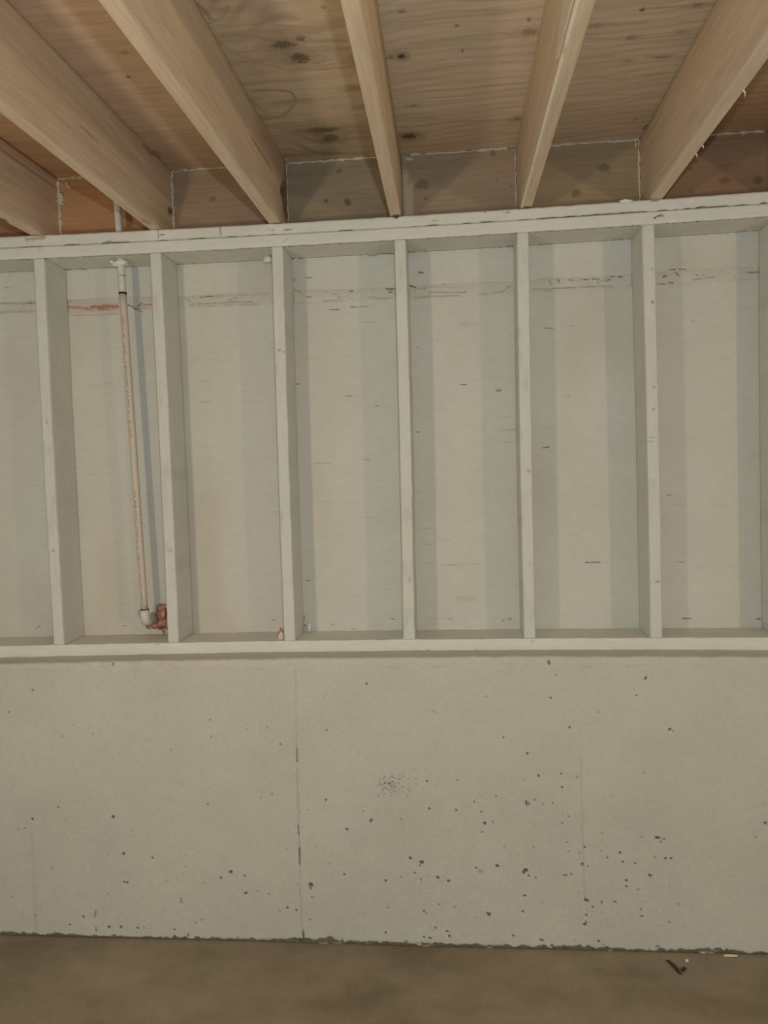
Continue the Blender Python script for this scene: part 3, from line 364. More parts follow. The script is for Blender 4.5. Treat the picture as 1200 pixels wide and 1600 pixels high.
def paint_mat(name, base, bare=(0.08, 0.066, 0.050), var=0.05, bump=0.25, bscale=260, rust=False, raw=False, stretch=(1, 1, 1)):
    M = Mat(name, 0.62)
    big = M.noise(3.2, 5, 0.6)
    col = M.ramp(big, [(0.3, scalec(base, 1-var)), (0.7, scalec(base, 1+var))])
    med = M.noise(60, 3, 0.6, stretch)
    col = M.mix(0.35, col, M.ramp(med, [(0.3, (0.86, 0.86, 0.86)), (0.6, (1, 1, 1))]), 'MULTIPLY')
    col = M.mix(0.55, col, M.ramp(M.noise(330, 2, 0.7), [(0.32, (0.86, 0.86, 0.85)), (0.68, (1.06, 1.06, 1.06))]), 'MULTIPLY')
    if rust:
        col = M.mix(M.attr('rust'), col, M.ramp(M.noise(150, 3), [(0.3, (0.30, 0.085, 0.045)), (0.7, (0.52, 0.20, 0.12))]))
        col = M.mix(M.attr('dust'), col, (0.47, 0.40, 0.31))
    if raw:
        col = M.mix(M.attr('raw'), col, M.ramp(M.noise(60, 4), [(0.3, (0.115, 0.10, 0.07)), (0.7, (0.20, 0.18, 0.135))]))
    col = M.mix(M.attr('chip'), col, bare)
    M.bump(M.noise(bscale, 3, 0.7, stretch), bump, 0.0015)
    return M.color(col)


def wood_mat(name, a, b, axis=1, bump=0.2, knot=(0.09, 0.055, 0.03), pale=(0.74, 0.66, 0.52), fine=90):
    M = Mat(name, 0.68)
    st = [1.0, 1.0, 1.0]
    st[axis] = 0.06
    g = M.noise(fine, 5, 0.6, tuple(st), dist=0.3)
    st2 = [1.0, 1.0, 1.0]
    st2[axis] = 0.12
    g2 = M.noise(14, 3, 0.5, tuple(st2), (3.1, 1.7, 0.4), 0.6)
    col = M.ramp(g, [(0.3, a), (0.72, b)])
    col = M.mix(0.5, col, M.ramp(g2, [(0.3, (0.80, 0.77, 0.73)), (0.65, (1, 1, 1))]), 'MULTIPLY')
    col = M.mix(0.55, col, M.ramp(M.noise(300, 2, 0.7), [(0.32, (0.84, 0.84, 0.83)), (0.68, (1.08, 1.08, 1.08))]), 'MULTIPLY')
    col = M.mix(M.attr('knot'), col, knot)
    col = M.mix(M.attr('pale'), col, pale)
    M.bump(g, bump, 0.002)
    return M.color(col)


WHITE = paint_mat('white_painted_lumber', (0.665, 0.66, 0.592), stretch=(1, 1, 0.35), bump=0.22)
WHITE_H = paint_mat('white_painted_plate', (0.725, 0.72, 0.645), stretch=(0.35, 1, 1), bump=0.22, rust=True)
SHEATH = paint_mat('white_painted_sheathing', (0.64, 0.632, 0.568), rust=True, bump=0.2, stretch=(0.4, 1, 1), var=0.04)
CONC = paint_mat('white_painted_concrete', (0.575, 0.56, 0.485), bare=(0.065, 0.06, 0.048), var=0.05, bump=0.5, bscale=190, raw=True)
PAINT_LUMP = Mat('thick_white_paint', 0.5).color((0.75, 0.75, 0.70))
JOIST = wood_mat('joist_pine', (0.630, 0.485, 0.341), (0.768, 0.617, 0.448), pale=(0.95, 0.90, 0.78))
PLY = wood_mat('plywood', (0.596, 0.431, 0.306), (0.712, 0.530, 0.389), axis=0, knot=(0.075, 0.048, 0.03), fine=60)
PLY4 = wood_mat('plywood_pale', (0.691, 0.547, 0.398), (0.826, 0.673, 0.506), axis=0, knot=(0.075, 0.048, 0.03), fine=60)
PLY2 = wood_mat('plywood_greenish_veneer', (0.613, 0.489, 0.339), (0.745, 0.596, 0.431), axis=0, knot=(0.085, 0.055, 0.035), fine=60)
PLY3 = wood_mat('plywood_reddish', (0.563, 0.373, 0.240), (0.662, 0.455, 0.306), axis=0, fine=60)
BLOCK_COL = {-1: ((0.363, 0.202, 0.116), (0.434, 0.252, 0.151)), 0: ((0.473, 0.262, 0.131), (0.564, 0.322, 0.171)),
             1: ((0.353, 0.252, 0.171), (0.434, 0.312, 0.217)), 2: ((0.302, 0.247, 0.167), (0.373, 0.308, 0.211)),
             3: ((0.353, 0.272, 0.186), (0.423, 0.328, 0.232)), 4: ((0.353, 0.272, 0.167), (0.423, 0.328, 0.207)),
             5: ((0.302, 0.196, 0.121), (0.373, 0.252, 0.157))}
SEAL = Mat('pale_sealant', 0.45).color((0.60, 0.54, 0.43))


def floor_mat():
    M = Mat('bare_concrete', 0.75)
    col = M.ramp(M.noise(2.3, 6, 0.6, (1, 1.6, 1), (0.7, 0.2, 0)), [(0.32, (0.205, 0.165, 0.108)), (0.5, (0.275, 0.228, 0.155)), (0.7, (0.33, 0.28, 0.195))])
    col = M.mix(0.6, col, M.ramp(M.noise(9, 5, 0.65), [(0.3, (0.82, 0.80, 0.78)), (0.6, (1, 1, 1))]), 'MULTIPLY')
    col = M.mix(0.5, col, M.ramp(M.noise(140, 3, 0.7), [(0.3, (0.8, 0.8, 0.8)), (0.65, (1.08, 1.08, 1.08))]), 'MULTIPLY')
    M.bump(M.noise(120, 4, 0.7), 0.4, 0.003)
    return M.color(col)


FLOOR = floor_mat()

# ------------------------------------------------------------------ dimensions
ZJ = 2.396            # joist underside = top of the double top plate
ZC = 2.640            # underside of the plywood deck
SH = 0.155            # sheathing face
RIM = 0.135           # blocking face
EC = 0.095            # concrete stands this far proud of the framing
XL, XR = -1.7, 4.5


def xq(x):
    return np.asarray(x)-1.2


def z_plate_low(x): return 2.3165+0.0045*np.clip(xq(x), -1.5, 1.5)**2
def z_plate_top(x): return 2.392+0.0060*np.clip(xq(x), -1.5, 1.5)**2
def z_gap(x): return 2.3548+0.0052*np.clip(xq(x), -1.5, 1.5)**2
def z_sill_top(x): return 1.000-0.0045*np.clip(xq(x), -1.5, 1.5)**2
def z_sill_low(x): return 0.962-0.0060*np.clip(xq(x), -1.5, 1.5)**2


# ------------------------------------------------------------------ floor
nx, ny = 120, 90
X, Y = np.meshgrid(np.linspace(XL, XR, nx), np.linspace(-4.2, 0.2, ny), indexing='ij')
Zf = -0.0015*fbm(X*3, Y*3, 2)
top = np.stack([X, Y, Zf], -1).reshape(-1, 3)
bot = top.copy()
bot[:, 2] = -0.12
ring = [i*ny for i in range(nx)]+[(nx-1)*ny+j for j in range(1, ny)]+[i*ny+ny-1 for i in range(nx-2, -1, -1)]+[j for j in range(ny-2, 0, -1)]
N = nx*ny
sides = [[ring[k], ring[(k+1) % len(ring)], N+ring[(k+1) % len(ring)], N+ring[k]] for k in range(len(ring))]
Fq = np.concatenate([grid_faces(nx, ny), grid_faces(nx, ny)[:, ::-1]+N, np.array(sides)])
fl = mesh_obj('floor', np.concatenate([top, bot]), Fq, FLOOR, None, (1.2, -2.0, 0), None)
fix_normals(fl)
tag(fl, kind='structure')

# ------------------------------------------------------------------ wall: concrete, then sheathing
xs = np.concatenate([np.linspace(XL, -0.3, 60)[:-1], np.arange(-0.3, 2.46, 0.003), np.linspace(2.46, XR, 80)])
zs = np.arange(0.0, 0.945, 0.003)
prof_y = np.concatenate([[0.25], np.full(len(zs), -EC), [-EC+0.001, -EC+0.004, -EC+0.009], np.linspace(-EC+0.02, 0.25, 14)])
prof_z = np.concatenate([[0.0], zs, [0.955, 0.960, 0.962], np.full(14, 0.962)])
Xg = xs[:, None]+0*prof_z[None, :]
Yg = 0*Xg+prof_y[None, :]
Zg = 0*Xg+prof_z[None, :]
hh = np.clip(Zg/0.962, 0, 1)
Zg = Zg+hh*(z_sill_low(Xg)-0.962)
# slow unevenness of the cast face, trowelled edge along the ledge
face = (Yg < 0.0)
Yg = Yg+np.where(face, 0.004*(fbm(Xg*2.2, Zg*2.2, 11)-0.5)+0.0012*(fbm(Xg*30, Zg*30, 12, 2)-0.5), 0)
Yg = Yg+np.where(face & (Zg > 0.93), 0.004*(fbm(Xg*22, Zg*3, 14, 3)-0.5)*2, 0)
Zg = Zg+np.where((Zg > 0.9) & face, 0.003*(fbm(Xg*26, Yg*9, 15, 3)-0.5)*2, 0)
chip = np.zeros_like(Xg)
fr = np.zeros_like(Xg, bool)
fr[:, 1:len(zs)+4] = True
fx, fz = Xg[fr], Zg[fr]
cv = np.zeros_like(fx)
order = [m for m in CONCRETE_PITS]
i0 = np.argsort(fx, kind='stable')
fxs, fzs, cvs = fx[i0], fz[i0], cv[i0]
for m in order:                          # each air hole: a dark unpainted hollow
    R = max(m[2], m[3])*1.8+0.003
    a, b = np.searchsorted(fxs, [m[0]-R, m[0]+R])
    if b > a:
        sub = cvs[a:b]
        paint_ellipses(fxs[a:b], fzs[a:b], sub, [(m[0], m[1], max(m[2], 0.0014)*0.88, max(m[3], 0.0014)*0.88, 0.85*m[4], m[5])], 0.5)
        cvs[a:b] = sub
for st in CONCRETE_LINES:
    lo = min(q[0] for q in st[0])-0.03
    hi = max(q[0] for q in st[0])+0.03
    a, b = np.searchsorted(fxs, [lo, hi])
    sub = cvs[a:b]
    paint_strokes(fxs[a:b], fzs[a:b], sub, [(st[0], max(st[1], 0.004), st[2])], 0.7)
    cvs[a:b] = sub
cv[i0] = cvs
pit = cv.copy()
# the bottom strip the roller never reached, its edge ragged
edge = 0.010+0.0020*xq(fx)+0.011*(fbm(fx*7, fx*0+3, 21, 4)-0.5)+0.010*(fbm(fx*60, fx*0, 22, 2)-0.5)
edge = edge+0.014*sstep(0.60, 0.72, vnoise(fx*11, fx*0+8, 24))*(vnoise(fx*80, fx*0+1, 25)-0.3)
gapstrip = 1-sstep(-0.0025, 0.0035, fz-np.maximum(edge, 0.004))
fleck = sstep(0.66, 0.76, fbm(fx*26, fz*110, 33, 3))*(fx > 0.6)
gapstrip = gapstrip*(1-0.85*fleck)
raw = np.zeros_like(Xg)
raw[fr] = gapstrip
chip[fr] = cv
dep = np.zeros_like(Xg)
dep[fr] = 0.004*sstep(0.3, 0.9, pit)+0.003*gapstrip
Yg = Yg+dep
n, m_ = Xg.shape
V = np.stack([Xg, Yg, Zg], -1).reshape(-1, 3)
caps = [list(range(m_)), list(range((n-1)*m_, n*m_))[::-1]]
back = [[i*m_, (i+1)*m_, (i+1)*m_+m_-1, i*m_+m_-1] for i in range(n-1)]
WALL = mesh_obj('wall_back', V, np.concatenate([grid_faces(n, m_)[:, ::-1], np.array(back)[:, ::-1]]), CONC, None, (1.2, 0.0, 0.0), {'chip': chip.ravel(), 'raw': raw.ravel()}, caps)
fix_normals(WALL)
tag(WALL, kind='structure')


def seam_z(x): return 2.181+0.004*np.clip(xq(x), -1.5, 1.5)**2


def sheathing(z_lo, z_hi, seed):
    xs = np.concatenate([np.linspace(XL, -0.25, 40)[:-1], np.arange(-0.25, 2.46, 0.0045), np.linspace(2.46, XR, 60)])
    zn = max(int((z_hi-z_lo)/0.0025), 2)
    zs = np.linspace(0, 1, zn)
    Xg = xs[:, None]+0*zs[None, :]
    Zg = z_lo+(z_hi-z_lo)*zs[None, :]+0*Xg
    Yg = SH+0*Xg-0.0016*(fbm(Xg*3, Zg*1.5, seed)-0.5)-0.0010*(fbm(Xg*14, Zg*60, seed+3, 3)-0.5)
    chip = np.zeros_like(Xg)
    rust = np.zeros_like(Xg)
    dust = np.zeros_like(Xg)
    for arr, L in ((chip, SHEATHING_CRACKS), (rust, SHEATHING_RED)):
        for pts, wd, s in L:
            lo = min(q[0] for q in pts)-0.02
            hi = max(q[0] for q in pts)+0.02
            z0 = min(q[1] for q in pts)-0.03
            z1 = max(q[1] for q in pts)+0.03
            a, b = np.searchsorted(xs, [lo, hi])
            c = int(np.clip((z0-z_lo)/(z_hi-z_lo)*zn, 0, zn))
            d = int(np.clip((z1-z_lo)/(z_hi-z_lo)*zn, 0, zn))
            if b > a and d > c:
                sub = arr[a:b, c:d].copy()
                paint_strokes(Xg[a:b, c:d], Zg[a:b, c:d], sub, [(pts, max(wd, 0.0024), s*0.88)], 0.6)
                arr[a:b, c:d] = sub
    # hairline scratches following the board grain
    scr = sstep(0.80, 0.90, fbm(Xg*7, Zg*150, seed+8, 2))*sstep(0.55, 0.75, fbm(Xg*3, Zg*4, seed+9, 2))
    chip = np.maximum(chip, 0.22*scr)
    # the two smears of old dust on the bare-looking boards
    dust = 0.32*sstep(0.52, 0.75, fbm(Xg*2.2, Zg*1.0, seed+20, 4))
    Yg = Yg+0.0015*chip
    bk = np.stack([Xg, 0*Xg+SH+0.018, Zg], -1).reshape(-1, 3)
    V = np.concatenate([np.stack([Xg, Yg, Zg], -1).reshape(-1, 3), bk[[0, zn-1, (len(xs)-1)*zn, len(xs)*zn-1]]])
    n = len(xs)
    N = n*zn
    bl, tl, br, tr = N, N+1, N+2, N+3
    ext = [[bl, br, tr, tl],
           [i*zn for i in range(n)]+[br, bl], [i*zn+zn-1 for i in range(n-1, -1, -1)]+[tl, tr],
           list(range(zn-1, -1, -1))+[bl, tl], list(range((n-1)*zn, n*zn))+[tr, br]]
    z4 = np.zeros(4)
    o = mesh_obj('sheathing_panel', V, grid_faces(n, zn)[:, ::-1], SHEATH, WALL, (1.2, SH, z_lo),
                 {'chip': np.concatenate([chip.ravel(), z4]), 'rust': np.concatenate([rust.ravel(), z4]), 'dust': np.concatenate([dust.ravel(), z4])}, ext)
    fix_normals(o)
    return o


sheathing(0.965, 2.1808, 41)
sheathing(2.181, 2.400, 55)

# the lumpy filled joint between the two rows of sheathing, one strip per stud bay
def joint(x0, x1, amp, seed, red=False):
    n = int((x1-x0)/0.004)
    m = 17
    xs = np.linspace(x0, x1, n)
    t = np.linspace(0, 1, m)
    Xg = xs[:, None]+0*t[None, :]
    zc = 2.182+0.007*np.clip(xq(xs), -1.6, 1.6)**2-0.004*xq(xs)
    hw = 0.021*(0.8+0.4*fbm(xs*14, xs*0, seed, 3))
    Zg = zc[:, None]+(t[None, :]-0.5)*2*hw[:, None]
    dome = np.sin(t*math.pi)**0.6
    lump = 0.35+0.65*fbm(Xg*26, Zg*50, seed+2, 3)
    Yg = SH-0.0005-amp*dome[None, :]*lump
    chip = 0.0*Xg
    rough = fbm(Xg*60, Zg*130, seed+5, 3)
    lows = sstep(0.62, 0.74, rough)*(dome[None, :] > 0.25)*sstep(0.45, 0.62, fbm(Xg*9, Zg*0+1, seed+7, 2))
    chip = 0.28*lows
    edge = (np.abs(t[None, :]-0.06) < 0.07)*sstep(0.5, 0.7, fbm(Xg*22, Zg*0, seed+9, 2))
    chip = np.maximum(chip, 0.22*edge)
    rust = np.zeros_like(Xg)
    tmp = np.zeros_like(Xg)
    paint_strokes(Xg, Zg, tmp, [(p, max(w_, 0.003), s*0.85) for p, w_, s in SHEATHING_CRACKS], 0.8)
    chip = np.maximum(chip, tmp)
    if red:
        paint_strokes(Xg, Zg, rust, SHEATHING_RED, 0.9)
    V = np.stack([Xg, Yg, Zg], -1).reshape(-1, 3)
    # sink the rim into the board so that the strip is a closed lump
    o = mesh_obj('joint_filler', V, grid_faces(n, m)[:, ::-1], SHEATH, WALL, (x0, SH, 2.18), {'chip': chip.ravel(), 'rust': rust.ravel(), 'dust': (0.18+0*Xg).ravel()})
    fix_normals(o)
    if np.mean([p.normal.y for p in list(o.data.polygons)[::7]]) > 0:
        o.data.flip_normals()
    return o


STX = [(-0.4116, -0.410), (-0.0066, -0.0052), (0.4057, 0.4036), (0.8134, 0.8204), (1.2194, 1.2275), (1.6193, 1.6230), (2.0264, 2.0150), (2.4330, 2.4280)]
for i in range(7):
    a, b = STX[i][1]+0.02, STX[i+1][1]-0.02
    joint(a, b, [0.003, 0.006, 0.0035, 0.005, 0.0035, 0.005, 0.005][i], 60+i*7, i == 1)

# ------------------------------------------------------------------ framing lumber
def plate(name, zlo, zhi, mat, seed, marks=(), bare=(), gaps=(), y1=SH+0.0012, tight=''):
    xs = np.concatenate([np.linspace(XL, -0.25, 50)[:-1], np.arange(-0.25, 2.46, 0.004), np.linspace(2.46, XR, 60)])
    L = rect_loop(0.0, y1, 0.0, 1.0, 9, 9, 0.0)
    # loop in (y, t): bring the corners in by a small ease
    n = len(xs)
    loops = np.zeros((n, len(L), 2))
    lo, hi = zlo(xs), zhi(xs)
    if tight != 'lo':
        lo = lo+0.0012*(fbm(xs*30, xs*0, seed, 3)-0.5)*2
    if tight != 'hi':
        hi = hi+0.0012*(fbm(xs*30, xs*0+5, seed, 3)-0.5)*2
    for a, b, wd in gaps:                 # where the paint has not bridged the joint
        k = sstep(a-0.004, a+0.012, xs)*(1-sstep(b-0.012, b+0.004, xs))
        lo = lo+k*wd*(0.6+0.7*fbm(xs*50, xs*0+2, seed+4, 2))
    yy = L[None, :, 0]+0*xs[:, None]
    tt = L[None, :, 1]
    zz = lo[:, None]+(hi-lo)[:, None]*tt
    r = 0.0025
    front = yy < 1e-6
    cor = (((tt < 0.01) & (tight != 'lo')) | ((tt > 0.99) & (tight != 'hi'))) & front
    yy = yy+np.where(cor, r, 0)
    yy = yy+np.where(front, 0.0014*(fbm(xs[:, None]*18, zz*40, 91, 3)-0.5)*2, 0)
    loops[:, :, 0] = yy
    loops[:, :, 1] = zz
    Xg = xs[:, None]+0*zz
    chip = np.zeros_like(zz)
    paint_strokes(Xg, zz, chip, [(p, max(w_, 0.0028), s) for p, w_, s in marks], 0.5)
    chip = np.where(yy < 0.02, chip, 0)
    ru = np.zeros_like(zz)
    du = np.zeros_like(zz)
    paint_strokes(Xg, zz, du, [(p, max(w_, 0.0028), s) for p, w_, s in bare], 0.3)
    du = np.where(yy < 0.02, du, 0.12*sstep(0.5, 0.7, fbm(Xg*6, zz*8, seed+6, 3)))
    o, V = loft(name, 0, xs, loops, mat, None, (1.2, 0, float(zlo(1.2))), {'chip': chip.ravel(), 'rust': ru.ravel(), 'dust': du.ravel()})
    fix_normals(o)
    return o


o = plate('bottom_plate', z_sill_low, z_sill_top, WHITE_H, 71, BOTTOM_PLATE_MARKS)
tag(o, 'white painted bottom plate lying on the concrete ledge under all the studs', 'timber')
o = plate('top_plate', z_plate_low, lambda x: z_gap(x)-0.00005, WHITE_H, 75, TOP_PLATE_MARKS, tight='hi')
tag(o, 'lower of the two stacked white top plates, resting directly on the studs', 'timber')
o = plate('top_plate', lambda x: z_gap(x)+0.00005, z_plate_top, WHITE_H, 79, TOP_PLATE_MARKS, TOP_PLATE_BARE, PLATE_GAPS, tight='lo')
tag(o, 'upper of the two stacked white top plates, carrying the joists, cracked joint beneath', 'timber')
UPPER = o
lump = blob('paint_lump', (1.945, 0.004, 2.398), (0.022, 0.007, 0.006), PAINT_LUMP, UPPER, 3)

STUD_LABEL = {
    -1: 'white wall stud one bay further left than the leftmost stud in the photo',
    0: 'leftmost visible white wall stud, left of the bay holding the plastic pipe',
    1: 'white wall stud just right of the plastic pipe and its rust-stained elbow',
    2: 'white wall stud with a scrap of torn brown paper at its left foot',
    3: 'white wall stud with chipped wavy right edge, below the joist nearest the middle',
    4: 'white wall stud below the joist with the white painted line, second from the right',
    5: 'rightmost visible white wall stud, with several knots and a scratched band on its face',
    6: 'white painted wall stud right of the rightmost bay, at the right edge'}
STUDS = {}
for i, (xb, xt) in enumerate(STX):
    k = i-1
    z0, z1 = float(z_sill_top(xb))+0.0002, float(z_plate_low(xt))-0.0002
    S = np.linspace(z0, z1, 320)
    L = rect_loop(-0.019, 0.019, 0.0, SH+0.0012, 9, 14, 0.003)
    t = (S-z0)/(z1-z0)
    cx = xb+(xt-xb)*t+0.0022*np.sin(t*math.pi)*(1 if k % 2 else -1)
    loops = np.zeros((len(S), len(L), 2))
    wob = 0.0012*(fbm(S*20, S*0+k, 80+k, 3)-0.5)*2 + (0.0016*(fbm(S*14, S*0, 90, 3)-0.5)*2 if k == 3 else 0)
    right = (L[None, :, 0] > 0)
    loops[:, :, 0] = cx[:, None]+L[None, :, 0]+np.where(right, wob[:, None], -0.4*wob[:, None])
    loops[:, :, 1] = L[None, :, 1]+np.where(L[None, :, 1] < 0.001, 0.0012*(fbm(S[:, None]*25, L[None, :, 0]*40, 100+k, 2)-0.5)*2, 0)
    Xg = loops[:, :, 0]
    Zg = S[:, None]+0*Xg
    chip = np.zeros_like(Xg)
    paint_ellipses(Xg, Zg, chip, STUD_MARKS, 0.6)
    if k == 1:      # stains where the elbow enters the wall
        paint_strokes(Xg, Zg, chip, [(p, max(w_, 0.004), s) for p, w_, s in SHEATHING_CRACKS if p[0][0] > 0.27 and p[0][1] < 1.15 and p[0][0] < 0.4], 0.5)
    chip = np.where(loops[:, :, 1] < 0.15, chip, 0)
    chip = np.maximum(chip, 0.10*sstep(0.62, 0.8, fbm(Xg*40, Zg*12, 130+k, 3)))
    # loft expects (x,y) for axis z
    o, V = loft('wall_stud', 2, S, loops, WHITE, None, (xb, 0.0, z0), {'chip': chip.ravel()})
    fix_normals(o)
    tag(o, STUD_LABEL[k], 'stud', 'wall studs')
    STUDS[k] = o

# ------------------------------------------------------------------ ceiling deck and joists
JX = {-1: (-0.420, -0.426), 0: (-0.012, -0.024), 1: (0.405, 0.398), 2: (0.8124, 0.806), 3: (1.2140, 1.2215), 4: (1.6360, 1.6395), 5: (2.0430, 2.0330), 6: (2.4500, 2.4450)}   # x at the wall, x at y=-1.2
JLABEL = {
    -1: 'ceiling joist one bay further left than the one over the bare tan patch',
    0: 'leftmost ceiling joist, only a short end showing above a bare tan patch of plate',
    1: 'pale pine ceiling joist whose underside passes in front of the plastic pipe',
    2: 'pine ceiling joist with a dark stain near its wall end, left of the swirl-grained plywood',
    3: 'pine ceiling joist running almost straight overhead, right of the swirl-grained plywood',
    4: 'ceiling joist with thin white line along its lower edge and a sliver on its side',
    5: 'broad yellowish ceiling joist at the right with small splinters on its lower edge',
    6: 'ceiling joist beyond the right edge, right of the splintered yellowish one'}
ceil = None
cx0, cx1 = XL, XR
V = np.array([(x, y, z) for x in (XL, XR) for y in (-4.2, 0.25) for z in (ZC+0.0185, ZC+0.06)])
Fq = [[0, 1, 3, 2], [4, 6, 7, 5], [0, 4, 5, 1], [2, 3, 7, 6], [0, 2, 6, 4], [1, 5, 7, 3]]
ceil = mesh_obj('ceiling', V, Fq, PLY, None, (1.2, -2.0, ZC+0.0185), {'knot': np.zeros(8), 'pale': np.zeros(8)}, None, False)
fix_normals(ceil)
tag(ceil, kind='structure')


def panel(k, x0, x1, mat, seed, style):
    fine = -0.3 < x1 and x0 < 2.6
    xs = np.linspace(x0+0.0008, x1-0.0008, 90 if fine else 4)
    ys = np.concatenate([np.linspace(-4.2, -1.5, 10)[:-1], np.arange(-1.5, 0.172, 0.005 if fine else 0.1), [0.172]])
    Xg, Yg = np.meshgrid(xs, ys, indexing='ij')
    Zg = ZC+0*Xg+0.0006*(fbm(Xg*20, Yg*60, seed, 2)-0.5)
    knot = np.zeros_like(Xg)
    pale = np.zeros_like(Xg)
    if fine:
        warp = fbm(Xg*2.5, Yg*1.2, seed+1, 3)
        if style == 'bold':
            f = Yg*9+4.5*fbm(Xg*4.0, Yg*2.6, seed+2, 2)
            s = np.abs((f % 1)-0.5)*2
            knot = 0.42*sstep(0.35, 1.0, s)*sstep(0.25, 0.55, fbm(Xg*5, Yg*3, seed+4, 2))
            knot = np.maximum(knot, 0.26*sstep(0.45, 0.8, fbm(Xg*6+1.5*fbm(Xg*4, Yg*3, 3, 2), Yg*46, seed+5, 3)))
            grey = sstep(0.45, 0.65, fbm(Xg*5, Yg*2, seed+9, 3))
            knot = knot+0.10*grey
        else:
            f = Yg*(26 if style == 'fine' else 18)+Xg*2.2+3.2*warp+0.8*fbm(Xg*9, Yg*5, seed+3, 2)
            s = np.abs((f % 1)-0.5)*2
            knot = (0.20 if style == 'fine' else 0.08)*sstep(0.55, 1.0, s)*(0.4+0.9*fbm(Xg*6, Yg*10, seed+6, 2))
            knot = np.maximum(knot, 0.10*sstep(0.55, 0.8, fbm(Xg*7, Yg*110, seed+5, 3)))
        halo = np.zeros_like(knot)
        paint_ellipses(Xg, Yg, halo, [(a_, b_, ra*2.4, rb*1.9, st*0.42, an) for a_, b_, ra, rb, st, an in PLYWOOD_KNOTS if ra > 0.008], 0.7)
        knot = np.maximum(knot, halo*(0.5+fbm(Xg*12, Yg*90, seed+30, 2)))
        paint_ellipses(Xg, Yg, knot, PLYWOOD_KNOTS, 0.9)
        kk = np.zeros_like(knot)
        paint_strokes(Xg, Yg, kk, [(chaikin(p), max(w_*(1.9 if style == 'bold' else 1.3), 0.006), s_*(0.85 if style == 'bold' else 1.0)) for p, w_, s_ in PLYWOOD_LINES], 0.5)
        knot = np.maximum(knot, kk)
        paint_strokes(Xg, Yg, pale, PLYWOOD_PALE, 0.8)
    n, m = Xg.shape
    topV = np.array([(x, y, ZC+0.018) for x in (xs[0], xs[-1]) for y in (ys[0], ys[-1])])
    N = n*m
    ext = [[N, N+2, N+3, N+1], [i*m for i in range(n)]+[N+2, N], [i*m+m-1 for i in range(n-1, -1, -1)]+[N+1, N+3],
           list(range(m-1, -1, -1))+[N, N+1], list(range((n-1)*m, n*m))+[N+3, N+2]]
    z4 = np.zeros(4)
    o = mesh_obj('plywood_panel', np.concatenate([np.stack([Xg, Yg, Zg], -1).reshape(-1, 3), topV]), grid_faces(n, m), mat, ceil,
                 ((x0+x1)/2, -1.5, ZC), {'knot': np.concatenate([knot.ravel(), z4]), 'pale': np.concatenate([pale.ravel(), z4])}, ext)
    fix_normals(o)
    return o


jm = [XL]+[JX[k][0] for k in range(-1, 7)]+[XR]
styles = ['plain', 'plain', 'plain', 'plain', 'bold', 'fine', 'fine', 'fine', 'plain']
mats = [PLY3, PLY3, PLY3, PLY, PLY2, PLY4, PLY4, PLY3, PLY]
for i in range(9):
    o = panel(i, jm[i], jm[i+1], mats[i], 187+i*13, styles[i])
    if i == 4:
        o['label'] = 'plywood sheet with bold swirling grain and dark knots'

